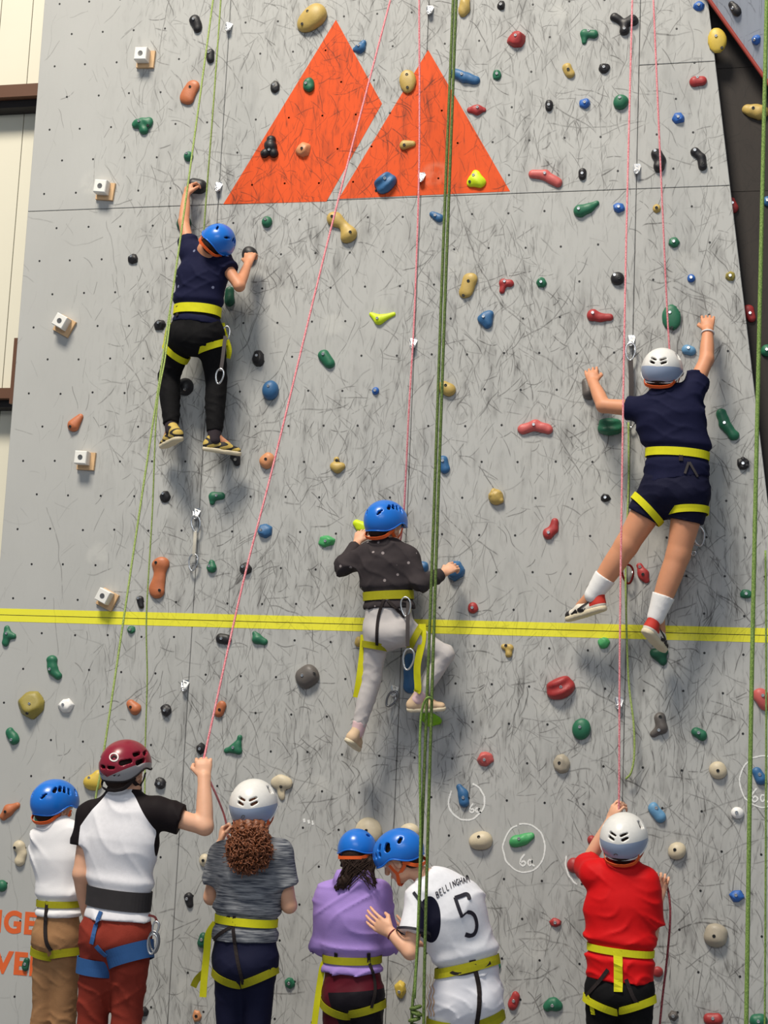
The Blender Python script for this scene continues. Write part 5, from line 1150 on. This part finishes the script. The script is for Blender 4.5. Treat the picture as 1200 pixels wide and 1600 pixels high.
# --- left climber
A = person('climber in navy printed T-shirt and black trousers, high on the left, one arm raised', dict(
    T=.80, LT=.86, skin=SKIN2, front=(0.1, 1, 0), head=(342, 377, .30, 26.5, (0.75, 0.30, 0.85), (-0.1, 1, .25)), helmet='blue', neck=P(322, 398, .27),
    chest=P(315, 432, .26), waist=P(309, 480, .25), pelvis=P(306, 515, .25), cw=.125, ww=.118, hw=.122,
    sh=[P(297, 395, .24), P(347, 408, .26)], el=[P(287, 347, .16), P(374, 447, .30)], wr=[P(291, 306, .10), P(388, 411, .14)], ha=[P(297, 288, .07), P(393, 391, .09)],
    palm=[(0.5, .8, 0), (0, 1, -.3)], thumb=[RT, LF], curl=[(40, 50, 40), FIST], hs=.86,
    hip=[P(285, 522, .23), P(329, 522, .23)], kn=[P(264, 590, .13), P(338, 592, .14)], an=[P(268, 668, .20), P(335, 682, .20)], heel=[P(281, 686, .27), P(317, 702, .22)], toe=[P(254, 700, .08), P(376, 711, .11)],
    shirt=dict(mat=M_NAVYDOT, label='navy T-shirt with small scattered print', sleeve=.42, hem=P(306, 507, .25), e=.016, amp=.006, seed=4),
    pants=dict(mat=M_BLACK, label='black jogger trousers', name='trousers', calf=.93, e=.014, cuff=-.001, amp=.004),
    harness=dict(mat=M_YEL, label='yellow webbing harness', belt=P(309, 487, .25), axis=(.06, 0, 1), w=.052, loops=[(.42, -.35, .036), (.30, .28, .036)], ftilt=.1,
                 straps=[([(277, 478), (277, 494)], .018, M_BLKW)], free=[([P(266, 505, .2), P(262, 520, .19), P(258, 545, .17)], .03, M_YEL), ([P(347, 505, .2), P(350, 520, .2), P(358, 545, .17), P(356, 560, .15)], .03, M_YEL), ([P(352, 525, .24), P(348, 560, .27), P(345, 580, .28)], .02, M_BSLING)],
                 carabiners=[(P(343, 588, .28), .085, -.12, M_STEEL), (P(354, 520, .22), .075, .1, M_STEEL)]),
    shoes=dict(mat=M_SNK_A, sole=M_SOLE, label='yellow and black patterned sneaker', S=.84, sock=M_SOCKD, sockh=.05, mask=lambda q, L: np.sin(q[:, 1]*75+2*np.sin(q[:, 2]*90))-.1+.4*np.sin(q[:, 2]*140))))
# --- centre climber
B = person('climber in charcoal sweatshirt and light grey leggings, in the middle of the wall', dict(
    T=.78, LT=.80, front=(0, 1, 0), head=(603, 812, .30, 30.5, (0.04, -0.02, 1), (0.45, 1, .1)), helmet='blue', neck=P(603, 852, .31),
    chest=P(604, 884, .30), waist=P(607, 930, .29), pelvis=P(607, 972, .29), cw=.122, ww=.112, hw=.122,
    sh=[P(575, 864, .29), P(638, 872, .29)], el=[P(537, 884, .27), P(655, 912, .33)], wr=[P(558, 848, .16), P(694, 895, .17)], ha=[P(565, 830, .12), P(711, 883, .12)],
    palm=[(0.3, 1, 0), (0, 1, -.4)], thumb=[RT, LF], curl=[GRIP, GRIP], hs=.80,
    hip=[P(589, 985, .28), P(630, 985, .28)], kn=[P(582, 1058, .24), P(695, 1023, .20)], an=[P(560, 1138, .24), P(655, 1088, .22)], heel=[P(544, 1158, .30), P(636, 1110, .22)], toe=[P(558, 1172, .11), P(696, 1108, .16)],
    shirt=dict(mat=M_CHAR, label='charcoal sweatshirt with small speckled print', sleeve=1.88, hem=P(606, 952, .29), e=.018, eh=.0, amp=.010, freq=30, seed=7),
    pants=dict(mat=M_LGREY, label='light grey leggings', name='leggings', calf=.95, e=.006, amp=.0035, freq=60, cuff=.001, top=.05, rise=.05),
    harness=dict(mat=M_OLY, label='yellow webbing harness with black risers', belt=P(607, 931, .29), w=.045, loops=[(.34, -.05, .034), (.30, .1, .034)], lmat=M_OLY,
                 straps=[([(596, 922), (596, 938)], .016, M_BLKW), ([(600, 936), (592, 960), (589, 985), (589, 1008)], .016, M_BLKW), ([(606, 938), (618, 950), (632, 964)], .016, M_BLKW)],
                 free=[([P(660, 975, .30), P(660, 1000, .30), P(652, 1040, .29), P(653, 1075, .28), P(651, 1082, .27)], .036, M_YEL), ([P(569, 992, .26), P(567, 1020, .25), P(562, 1060, .24), P(557, 1090, .22)], .038, M_YEL), ([P(638, 938, .36), P(637, 980, .38), P(637, 1010, .38)], .020, M_BSLING)],
                 carabiners=[(P(634, 948, .37), .10, .1, M_STEEL), (P(638, 1030, .37), .11, -.1, M_STEEL)]),
    shoes=dict(mat=M_SNK_B, sole=M_SOLE, label='beige sneaker', S=.80, sock=M_SOCKP, sockh=.035)))
# --- right climber
C = person('climber in plain navy T-shirt and navy shorts with bare legs, at the right', dict(
    T=.98, LT=1.10, skin=SKIN2, front=(0, 1, 0), head=(1035, 575, .32, 31, (0.06, -0.10, 1), (0.12, 1, .05)), helmet='white', neck=P(1038, 618, .31),
    chest=P(1048, 655, .30), waist=P(1059, 705, .29), pelvis=P(1055, 748, .29), cw=.150, ww=.140, hw=.150,
    sh=[P(1010, 640, .30), P(1080, 615, .28)], el=[P(943, 634, .25), P(1104, 562, .20)], wr=[P(927, 598, .15), P(1106, 516, .14)], ha=[P(924, 582, .12), P(1106, 494, .10)],
    palm=[(0.1, 1, -.3), (0, 1, 0)], thumb=[RT, LF], curl=[GRIP, GRIP], hs=.88,
    hip=[P(1028, 770, .28), P(1080, 772, .28)], kn=[P(979, 852, .26), P(1060, 866, .26)], an=[P(930, 925, .22), P(1027, 958, .25)], heel=[P(946, 951, .24), P(1008, 986, .30)], toe=[P(886, 970, .12), P(1036, 1018, .09)],
    shirt=dict(mat=M_NAVY, label='plain navy T-shirt', sleeve=.46, hem=P(1055, 752, .29), e=.014, eh=.008, amp=.007, freq=36, d1=(.25, .1, 1), seed=5),
    pants=dict(mat=M_NAVYS, label='navy shorts', name='shorts', thigh=.46, e=.012, ek=.006, amp=.004),
    harness=dict(mat=M_YEL, label='yellow webbing harness', belt=P(1060, 711, .29), axis=(.06, 0, 1), w=.042, loops=[(.33, -.45, .036), (.30, .25, .036)], ftilt=.1,
                 straps=[([(1064, 704), (1064, 720)], .02, M_BLKW), ([(1076, 722), (1070, 740)], .012, M_BSLING), ([(1077, 722), (1090, 745)], .012, M_BSLING)], carabiners=[]),
    shoes=dict(mat=M_SNK_C, sole=M_SOLE, label='white, red and black high-top sneaker', S=.94, sock=M_SOCK, sockh=.095, collar=.026, mask=lambda q, L: np.maximum(q[:, 2]-.066, np.minimum(.075-q[:, 1], q[:, 2]-.03)))))
for i in (0, 1):   # black toe cap, collar and swoosh on the high-tops
    pass
p = A
# bracelet on the raised wrist
w0 = C['wr'][1]; ax = unit(C['ha'][1]-C['el'][1]); r_, f_, u_ = frame(ax, (0, 1, 0)); a = np.arange(20)*2*math.pi/20
V, F = tube(w0-ax*.02+np.cos(a)[:, None]*r_*.032+np.sin(a)[:, None]*f_*.032, .004, 6, True); mk('bracelet', V, F, M_TEE, C['root'])

# --- belayers on the floor
def belay(label, px, **k): return person(label, k)
hips = [P(76, 1462, 1.35), P(104, 1462, 1.35)]
D = person('child in white T-shirt and tan trousers, leftmost on the floor', dict(stand=1, res=.006,
    T=.78, LT=.80, front=(0.25, 1, 0), head=(86, 1250, 1.35, 32, (0.05, -.02, 1), (0.45, 1, 0)), helmet='blue', neck=P(92, 1290, 1.37),
    chest=P(92, 1340, 1.36), waist=P(93, 1402, 1.36), pelvis=P(88, 1450, 1.36), cw=.115, ww=.095, hw=.100,
    sh=[P(68, 1308, 1.36), P(120, 1306, 1.36)], el=[P(66, 1372, 1.26), P(122, 1372, 1.26)], wr=[P(80, 1395, 1.06), P(112, 1395, 1.06)], ha=[P(88, 1388, 1.0), P(108, 1386, 1.0)],
    palm=[RT, LF], thumb=[UP, UP], curl=[GRIP, GRIP], hs=.8, hip=hips, **stand_legs(hips, spread=(-.035, -.005), fwd=.03),
    shirt=dict(mat=M_TEE, label='plain white T-shirt', sleeve=.50, hem=P(92, 1431, 1.36), e=.016, eh=.004, amp=.008, freq=26, d1=(.8, .1, .6), seed=9),
    pants=dict(mat=M_TAN, label='tan trousers', calf=.96, e=.010, amp=.0045, freq=60, cuff=.01, top=.0),
    harness=dict(mat=M_OLY, label='olive webbing harness', belt=P(93, 1411, 1.36), w=.03, loops=[(.22, -.1, .036), (.22, .25, .036)], straps=[([(74, 1408), (71, 1440), (72, 1470), (80, 1486)], .018, M_BLKW)]),
    shoes=dict(mat=M_SNK_K, sole=M_SOLE, S=.85)))
hips = [P(157, 1458, 1.6), P(206, 1458, 1.6)]
nkE = P(193, 1243, 1.6)
def raglan(V):
    # black from the neck outwards to under the arm
    shl, shr = P(140, 1272, 1.6), P(246, 1268, 1.6); out = np.full(len(V), -1.0)
    x = V[:, 0]; z = V[:, 2]; c = P(190, 1320, 1.6)
    half = .085+(nkE[2]-z)*.62-np.clip(nkE[2]-.17-z, 0, 1)*.9
    zc = P(190, 1345, 1.6)[2]
    dz = np.clip(nkE[2]+.02-z, 0, 1)
    inner = np.abs(x-c[0])-np.minimum(.050+(dz/.15)**.85*.115, .172)
    return np.where(z > zc-.04, inner, -1)
E = person('adult in black-sleeved raglan shirt and rust-red trousers hauling on the pink rope', dict(stand=1, res=.0055,
    T=1.0, LT=1.02, front=(0.12, 1, 0), head=(196, 1192, 1.62, 36, (0.0, -.10, 1), (0.3, 1, .15)), helmet='crimson', neck=nkE, strapmat=M_BLKW,
    chest=P(188, 1310, 1.6), waist=P(187, 1400, 1.6), pelvis=P(181, 1448, 1.6), cw=.158, ww=.128, hw=.140,
    sh=[P(142, 1276, 1.6), P(246, 1268, 1.6)], el=[P(127, 1365, 1.62), P(320, 1292, 1.56)], wr=[P(138, 1432, 1.50), P(319, 1214, 1.5)], ha=[P(150, 1455, 1.42), P(318, 1188, 1.47)],
    palm=[RT, (-.3, .9, .1)], thumb=[INTO, LF], curl=[LOOSE, FIST], hs=.95, hip=hips, **stand_legs(hips, spread=(-.05, -.03), fwd=.02),
    shirt=dict(mat=M_RAGLAN, label='white raglan T-shirt with black sleeves', sleeve=.52, hem=P(184, 1436, 1.6), e=.018, eh=.012, amp=.008, freq=24, d1=(.8, .1, .45), d2=(.6, .1, .8), seed=14, mask=raglan),
    pants=dict(mat=M_RUST, label='rust-red trousers', calf=.96, e=.012, amp=.007, freq=36, cuff=.02, top=-.04),
    harness=dict(mat=mat('black_padded_belt', srgb(38, 34, 36), .8, var=.15), label='black padded belt with blue leg loops', belt=P(187, 1403, 1.6), axis=(.06, 0, 1), w=.085, lmat=M_BLUEW, loops=[(.37, .0, .07), (.24, .42, .075)],
                 straps=[([(166, 1400), (160, 1418)], .012, M_BLKW), ([(158, 1424), (150, 1445), (143, 1475)], .02, M_BLUEW), ([(150, 1478), (158, 1487), (166, 1494)], .02, M_BLUEW)],
                 free=[([P(232, 1430, 1.7), P(242, 1433, 1.7), P(246, 1442, 1.7)], .010, mat('dark_red_cord', srgb(90, 26, 26), .7))], carabiners=[(P(243, 1450, 1.7), .055, -.15, M_STEEL), (P(241, 1472, 1.7), .09, .1, M_DSTEEL), (P(238, 1475, 1.7), .085, -.1, M_STEEL)]),
    shoes=dict(mat=M_SNK_K, sole=M_SOLE, S=1.05)))
# white vest tail under the belt
hips = [P(362, 1502, 1.3), P(405, 1502, 1.3)]
Fp = person('belayer with curly auburn hair in grey heather T-shirt and navy leggings', dict(stand=1, res=.0055,
    T=.90, LT=.92, front=(0, 1, 0), head=(396, 1254, 1.32, 36.5, (-.04, -.10, 1), (-.1, 1, 0)), helmet='white', neck=P(392, 1302, 1.3), hair=M_AUBURN,
    chest=P(392, 1365, 1.3), waist=P(385, 1432, 1.3), pelvis=P(383, 1485, 1.3), cw=.138, ww=.125, hw=.142,
    sh=[P(347, 1336, 1.3), P(437, 1334, 1.3)], el=[P(330, 1402, 1.24), P(452, 1415, 1.28)], wr=[P(345, 1318, 1.10), P(425, 1400, 1.06)], ha=[P(350, 1286, 1.08), P(412, 1390, 1.0)],
    palm=[(.9, .3, 0), LF], thumb=[UP*.3+LF*.2-INTO, UP], curl=[FIST, GRIP], hs=.86, hip=hips, **stand_legs(hips, spread=(-.01, -.01), fwd=.02),
    shirt=dict(mat=M_HEATH, label='grey heather T-shirt', sleeve=.62, hem=P(384, 1470, 1.3), e=.017, eh=.002, amp=.008, freq=30, seed=21),
    pants=dict(mat=M_NLEG, label='navy leggings', name='leggings', calf=.96, e=.008, amp=.0025, freq=50, top=-.03),
    harness=dict(mat=M_YEL, label='yellow webbing harness', belt=P(385, 1438, 1.3), axis=(.03, 0, 1), w=.036, loops=[(.20, -.30, .036), (.20, .45, .036)], lmat=M_OLY, ftilt=.05,
                 straps=[([(357, 1431), (357, 1445)], .017, M_BLKW), ([(366, 1431), (366, 1446)], .014, M_BLKW), ([(364, 1448), (367, 1475), (372, 1505), (380, 1538)], .016, M_BLKW), ([(362, 1448), (345, 1458), (334, 1468)], .016, M_BLKW)],
                 free=[([P(337, 1442, 1.32), P(326, 1460, 1.32), P(323, 1490, 1.32), P(319, 1530, 1.33), P(317, 1558, 1.33)], .032, M_YEL), ([P(320, 1518, 1.31), P(308, 1530, 1.29), P(302, 1542, 1.29)], .03, M_OLY)]),
    shoes=dict(mat=M_SNK_K, sole=M_SOLE, S=.92)))
hips = [P(530, 1556, 1.1), P(574, 1556, 1.1)]
def maroon(V):
    c = P(545, 1550, 1.1); x = V[:, 0]-c[0]; z = V[:, 2]-c[2]
    return np.maximum(-.075-x-z*.35, z+.0-.03-(x+.1)*.12+.03)-0.0
Gp = person('child in lilac hooded sweatshirt with head bowed', dict(stand=1, res=.0055,
    T=.82, LT=.86, front=(0.1, 1, 0), head=(560, 1328, 1.08, 30, (.02, .62, .85), (.15, .9, -.7)), helmet='side', neck=P(550, 1376, 1.12),
    chest=P(548, 1430, 1.12), waist=P(550, 1490, 1.1), pelvis=P(551, 1535, 1.1), cw=.135, ww=.115, hw=.126,
    sh=[P(514, 1400, 1.12), P(592, 1396, 1.12)], el=[P(503, 1478, 1.08), P(604, 1478, 1.06)], wr=[P(535, 1490, .88), P(578, 1490, .88)], ha=[P(548, 1478, .84), P(566, 1478, .84)],
    palm=[RT, LF], thumb=[UP, UP], curl=[GRIP, GRIP], hs=.8, hip=hips, **stand_legs(hips, spread=(-.03, .02), fwd=.02),
    shirt=dict(mat=M_LILAC, label='lilac hooded sweatshirt', sleeve=1.9, hem=P(551, 1518, 1.1), e=.021, eh=-.004, amp=.008, freq=30, d1=(-.7, .1, .8), d2=(.3, .1, 1), seed=31, extra=[cone(P(534, 1372, 1.17), P(572, 1372, 1.17), .038, .038, k=.03), cone(P(536, 1378, 1.17), P(572, 1380, 1.17), .035, .035, k=.03)]),
    pants=dict(mat=M_MAROON, label='black sports shorts with maroon panel', name='shorts', thigh=.75, e=.010, amp=.003, mask=maroon, top=.02),
    harness=dict(mat=M_OLY, label='olive-yellow webbing harness', belt=P(551, 1497, 1.1), w=.034, loops=[(.19, -.25, .036), (.19, .25, .036)], ftilt=.05,
                 straps=[([(525, 1489), (525, 1502)], .016, M_BLKW), ([(576, 1489), (576, 1504)], .016, M_BLKW), ([(577, 1505), (584, 1525), (586, 1550), (580, 1575)], .014, M_BLKW)],
                 free=[([P(514, 1498, 1.12), P(505, 1508, 1.12), P(500, 1535, 1.12), P(495, 1570, 1.13), P(490, 1610, 1.13)], .028, M_YEL)]),
    shoes=dict(mat=M_SNK_K, sole=M_SOLE, S=.86)))
hips = [P(702, 1560, 1.15), P(752, 1555, 1.12)]
upH = unit(P(692, 1378, 1.22)-P(730, 1540, 1.15))
def jersey(V):
    c = P(670, 1440, 1.33); q = V-c
    return .052-np.sqrt((q[:, 0]/1.0)**2+((q[:, 2])/2.1)**2+((q[:, 1])/1.6)**2)
Hp = person('child in white jersey numbered 5 bending towards the lilac sweatshirt', dict(stand=1, res=.005,
    T=.84, LT=.90, skin=SKIN, front=(-.45, .9, -.05), head=(621, 1329, 1.25, 33, (-.50, -.10, .85), (-.85, .22, -.55)), helmet='side', neck=P(676, 1375, 1.22),
    chest=P(703, 1425, 1.2), waist=P(731, 1500, 1.15), pelvis=P(729, 1545, 1.15), cw=.142, ww=.118, hw=.128,
    sh=[P(655, 1403, 1.28), P(728, 1398, 1.12)], el=[P(641, 1488, 1.36), P(720, 1480, .92)], wr=[P(610, 1457, 1.32), P(650, 1470, .86)], ha=[P(588, 1441, 1.30), P(630, 1455, .88)],
    palm=[(.2, 1, .1), INTO], thumb=[UP, UP], curl=[(10, 10, 8), LOOSE], hs=.90, hip=hips, **stand_legs(hips, spread=(-.03, .03), fwd=.03),
    shirt=dict(mat=M_JERSEY, label='white football jersey with dark side panel, name and number 5', sleeve=.66, hem=P(730, 1528, 1.15), e=.018, eh=-.002, amp=.009, freq=24, d1=(.8, .1, .6), seed=41, mask=jersey, flare=.018),
    pants=dict(mat=M_WSHORT, label='white shorts', name='shorts', thigh=.75, e=.022, ek=.01, amp=.006, freq=40, top=-.01),
    harness=dict(mat=M_OLY, label='olive-yellow webbing harness', belt=P(736, 1508, 1.15), axis=(-.28, 0, 1), w=.042, loops=[(.42, -.1, .05), (.36, .25, .05)], lmat=M_OLY,
                 straps=[([(738, 1500), (740, 1516)], .03, M_BLKW), ([(742, 1514), (748, 1540), (749, 1570), (745, 1600)], .020, M_BLKW), ([(703, 1518), (716, 1522), (738, 1518), (766, 1504)], .014, M_BLKW)]),
    shoes=dict(mat=M_SNK_K, sole=M_SOLE, S=.9)))
hips = [P(942, 1548, .8), P(994, 1548, .8)]
Ip = person('belayer in red T-shirt and black leggings holding the pink rope, right on the floor', dict(stand=1, res=.0055,
    T=.90, LT=.95, front=(0, 1, 0), head=(975, 1306, .82, 36, (-.02, -.16, 1), (.12, 1, .2)), helmet='white', neck=P(975, 1352, .8),
    chest=P(970, 1415, .8), waist=P(970, 1482, .8), pelvis=P(968, 1530, .8), cw=.142, ww=.132, hw=.135,
    sh=[P(926, 1366, .8), P(1008, 1376, .8)], el=[P(916, 1352, .58), P(1016, 1464, .76)], wr=[P(953, 1284, .60), P(1030, 1398, .62)], ha=[P(964, 1262, .60), P(1034, 1374, .60)],
    palm=[(.6, .6, 0), (.2, -.2, 1)], thumb=[INTO-RT, LF], curl=[GRIP, FIST], hs=.86, hip=hips, **stand_legs(hips, spread=(-.01, .01), fwd=.02),
    shirt=dict(mat=M_RED, label='bright red T-shirt', sleeve=.78, hem=P(968, 1532, .8), e=.017, eh=.002, amp=.008, freq=30, d1=(-.35, .1, 1), d2=(.5, .1, .8), seed=53, flare=.016),
    pants=dict(mat=M_BLACK, label='black leggings', name='leggings', calf=.96, e=.008, amp=.0025, top=-.05),
    harness=dict(mat=M_YEL, label='yellow webbing harness', belt=P(969, 1484, .8), axis=(.06, 0, 1), w=.032, loops=[(.2, -.3, .034), (.2, .35, .034)], lmat=M_YEL,
                 straps=[([(965, 1484), (966, 1510), (966, 1550)], .040, M_YEL), ([(950, 1515), (935, 1535), (916, 1556)], .018, M_BLKW), ([(978, 1530), (990, 1560), (1002, 1575)], .018, M_BLKW), ([(918, 1556), (924, 1570), (927, 1585)], .022, M_YEL)]),
    shoes=dict(mat=M_SNK_K, sole=M_SOLE, S=.9)))
# --- extra things worn: curls, ponytail, lettering on the jersey, sneaker overlays
rs = np.random.RandomState(5); parts = []
cc = P(389, 1325, 1.43); rad = np.array([.104, .066, .104])
core = field([ell(cc+np.array([0, .02, .01]), np.eye(3), rad*.9, .03), ell(P(390, 1296, 1.40), np.eye(3), (.085, .06, .06), .03)], noise=lambda p: .012*np.sin(p[:, 0]*160+2*np.sin(p[:, 2]*90))*np.sin(p[:, 2]*150)*np.sin(p[:, 1]*140+1))
V, F = nets(core, .007, safe=1.6); hr = mk('curly_hair', V, F, M_AUBURN, Fp['root']); tag(hr, 'loose curly auburn hair')
for i in range(300):
    v = rs.randn(3); v[1] = -abs(v[1])*1.2+.15; v = unit(v); p0 = cc+v*rad*rs.uniform(.88, 1.02); tv = unit(np.cross(v, rs.randn(3))); tv = unit(tv+np.array([0, 0, -.7]))
    bn = np.cross(tv, v); L = rs.uniform(.03, .065); t = np.linspace(0, 1, 14); tr = rs.uniform(1.1, 2.2); ph = rs.rand()*6.28; R = rs.uniform(.006, .012)
    pts = p0+tv*(L*(t-.3))[:, None]+v*(R*np.cos(t*tr*6.28+ph))[:, None]+bn*(R*np.sin(t*tr*6.28+ph))[:, None]
    parts.append(tube(pts, .0036*(1-.55*t), 5))
V, F = joinm(parts); mk('curls', V, F, M_AUBURN, hr)
parts = []
hcG = P(556, 1345, 1.16)
pony = field([ell(P(557, 1348, 1.14), np.eye(3), (.078, .045, .05), .03), cone(P(551, 1356, 1.17), P(540, 1376, 1.19), .040, .030, k=.03), cone(P(540, 1376, 1.19), P(526, 1388, 1.19), .026, .012, k=.03), cone(P(575, 1350, 1.14), P(584, 1378, 1.17), .028, .014, k=.03)],
             noise=lambda p: .004*np.sin(p[:, 0]*240+3*np.sin(p[:, 2]*60)))
V, F = nets(pony, .006, safe=1.6); pn = mk('ponytail', V, F, M_HAIR, Gp['root']); tag(pn, 'dark brown hair tied low under the helmet')
for i in range(60):
    p0 = P(rs.uniform(534, 584), rs.uniform(1338, 1352), 1.20); q = P(rs.uniform(524, 545) if rs.rand() < .7 else rs.uniform(574, 590), rs.uniform(1372, 1392), 1.215)
    m = (p0+q)/2+np.array([rs.uniform(-.012, .012), -rs.uniform(0, .012), rs.uniform(-.01, .01)]); parts.append(tube(smooth_path([p0, m, q], 5), .0022, 4))
V, F = joinm(parts); mk('hair_strands', V, F, M_HAIR, pn)
p_, n_ = smooth_path([P(538, 1352, 1.225), P(545, 1348, 1.235), P(553, 1352, 1.23)], 5), None
M_INK = mat('dark_jersey_print', srgb(22, 18, 34), .6); parts = []
def stroke(pix, w, f=None, d=1.25, per=6):
    p, n = surf_path(f or Hp['fs'], pix, d, .0025, per); return ribbon(p, n, w, .0015)
def grp(name, strokes, mt, label=None):
    V, F = joinm(strokes); o = mk(name, V, F, mt, Hp['shirt_obj'], smooth=False)
    if label: tag(o, label)
grp('jersey_number', [stroke([(711, 1403), (720, 1400), (730, 1397), (734, 1406)], [.018]*18+[.006]), stroke([(711, 1402), (716, 1417), (722, 1433)], .016), stroke([(721, 1433), (731, 1425), (741, 1430), (745, 1445), (742, 1458), (735, 1462), (727, 1460)], [.008]*6+[.017]*25+[.020]*6)], M_INK, 'dark number 5')
GL = {'B': [[(0, 0), (0, 1), (.7, .9), (.7, .6), (0, .52), (.8, .4), (.8, .08), (0, 0)]], 'E': [[(.8, 1), (0, 1), (0, 0), (.8, 0)], [(0, .5), (.6, .5)]], 'L': [[(0, 1), (0, 0), (.7, 0)]], 'I': [[(.3, 1), (.3, 0)]], 'N': [[(0, 0), (0, 1), (.8, 0), (.8, 1)]],
      'G': [[(.8, .85), (.4, 1), (0, .6), (0, .3), (.4, 0), (.8, .2), (.8, .45), (.5, .45)]], 'H': [[(0, 0), (0, 1)], [(.8, 0), (.8, 1)], [(0, .5), (.8, .5)]], 'A': [[(0, 0), (.4, 1), (.8, 0)], [(.15, .4), (.65, .4)]], 'M': [[(0, 0), (0, 1), (.45, .4), (.9, 1), (.9, 0)]]}
sts = []
for i, ch in enumerate('BELLINGHAM'):
    t = i/9; bx, by = 683+t*47, 1403-24*t-4*math.sin(math.pi*t); ex, ey = 4.2, -2.0; ux, uy = -2.6, -9.0
    for stq in GL[ch]:
        dense = []
        for (x0, y0), (x1, y1) in zip(stq[:-1], stq[1:]):
            dense += [(x0+(x1-x0)*k/3, y0+(y1-y0)*k/3) for k in range(3)]
        dense.append(stq[-1])
        p, n = surf_path(Hp['fs'], [(bx+ex*x+ux*y, by+ey*x+uy*y) for x, y in dense], 1.25, .0025, 2); sts.append(ribbon(p, n, .0034, .0012))
grp('jersey_name', sts, M_INK, 'dark printed name on the shoulders')
grp('side_panel', [stroke([(646, 1394), (656, 1408), (664, 1424)], .014)], M_INK)
for k in range(3):
    p, n = surf_path(Hp['fp'], [(668+k*4.5+2*math.sin(y*.35), y) for y in range(1522, 1590, 6)], 1.25, .003, 3); V, F = ribbon(p, n, .0055, .0015); mk('side_stripe', V, F, mat('tan_stripe_print', srgb(206, 168, 132), .6), Hp['root'], smooth=False)
# sleeve trim of the jersey
ax = unit(Hp['el'][0]-Hp['sh'][0]); tc = Hp['sh'][0]+(Hp['el'][0]-Hp['sh'][0])*.635
fsl = field([cone(Hp['sh'][0], Hp['sh'][0]+(Hp['el'][0]-Hp['sh'][0])*.66, .050*.84+.018, .044*.84+.036, k=.03, capb=True)])
V, F = ring(fsl, tc, -ax, np.array([0, 1.0, 0]), .012, .0035, .002, r0=.14); mk('sleeve_trim', V, F, M_INK, Hp['shirt_obj'], smooth=False)
# sneaker overlays on the high-tops
for i in (0, 1):
    so = [c for c in C['root'].children if c.name.startswith('shoe')][i]
    hl, to, an_ = C['heel'][i], C['toe'][i], C['an'][i]; d = unit(to-hl); L = np.linalg.norm(to-hl); u = unit((an_-hl)-d*np.dot(an_-hl, d)); s_ = np.cross(d, u); S_ = .94
    pr = [cone(hl+d*.036*S_+u*.032*S_, hl+d*(L*.55)+u*.036*S_, .036*S_, .039*S_, k=.02), cone(hl+d*L*.55+u*.034*S_, hl+d*(L-.034*S_)+u*.024*S_, .040*S_, .032*S_, flat=u, s=.78, k=.025), cone(hl+d*.036*S_+u*.04*S_, an_+u*.012*S_, .036*S_, .038*S_, capb=True, k=.02)]
    fsh = field(pr)
    prt = []
    for sd in (-1, 1):
        for path, w in (([(.10, .030), (.115, .022), (.14, .032), (.07, .062)], [.004]*6+[.016]*7+[.010]*6), ([(.155, .030), (.175, .022), (.20, .016)], .02)):
            q = smooth_path([hl+d*a*S_*min(1, L/.22)+u*b*S_+s_*sd*.09 for a, b in path], 6); p = march(fsh, q, np.tile(-s_*sd, (len(q), 1)), 0, .12, .002); n = grad(fsh, p); ww = np.resize(np.asarray(w, float), len(p)); prt.append(ribbon(p, n, ww, .0012))
    V, F = joinm(prt); mk('black_overlay', V, F, M_SNKBLK, so, smooth=False)
    q = hl+d*(L-.034*S_)+u*.024*S_; ft = field([cone(q-d*.02, q, .0365*S_, .0335*S_, flat=u, s=.78, k=.01)], planes=[(hl+u*.012*S_, -u), (q-d*.012, -d)]); V, F = nets(ft, .005, safe=1.6); mk('toe_cap', V, F, M_SNKBLK, so)

# --- emblems on helmets, wrist cord
def helmet_marks(sp, strokes, mt, label):
    hx, hy, hd, hpx, hu, hf = sp['head']; fr = frame(hu, hf); c = P(hx, hy, hd); S = hpx/ppm(hx, hy, hd)/.105; A = np.array(fr)
    f = field([ell(c, A, np.array([.105, .132, .106])*S, .02), ell(c-fr[2]*.022*S, A, np.array([.1035, .130, .10])*S, .02)])
    h = [o for o in sp['root'].children if o.name.startswith('helmet')][0]; prt = []
    for pix, w in strokes:
        p, n = surf_path(f, pix, hd, .0012, 5); prt.append(ribbon(p, n, w, .0012))
    V, F = joinm(prt); tag(mk('emblem', V, F, mt, h, smooth=False), label)
helmet_marks(E, [([(178+6.5*math.cos(a), 1183+6.0*math.sin(a)) for a in np.linspace(0, 6.4, 16)], .0055)], M_WHITE, 'white ring emblem')
helmet_marks(E, [([(174, 1185), (178, 1181), (182, 1184)], .008)], M_BLKW, 'dark peak inside the ring emblem')
helmet_marks(Fp, [([(377, 1278), (379, 1274), (382, 1275)], .004), ([(379, 1279), (382, 1277), (382, 1274)], .003)], M_DSTEEL, 'small grey logo')
helmet_marks(Ip, [([(959, 1336), (962, 1334), (965, 1336)], .004)], M_DSTEEL, 'small grey logo')
w0 = Hp['wr'][0]; ax = unit(Hp['ha'][0]-Hp['el'][0]); r_, f_, u_ = frame(ax, (0, 1, 0)); a = np.arange(20)*2*math.pi/20
V, F = tube(w0-ax*.012+np.cos(a)[:, None]*r_*.026+np.sin(a)[:, None]*f_*.026, .003, 6, True); mk('wrist_cord', V, F, R_MAROON, Hp['root'])
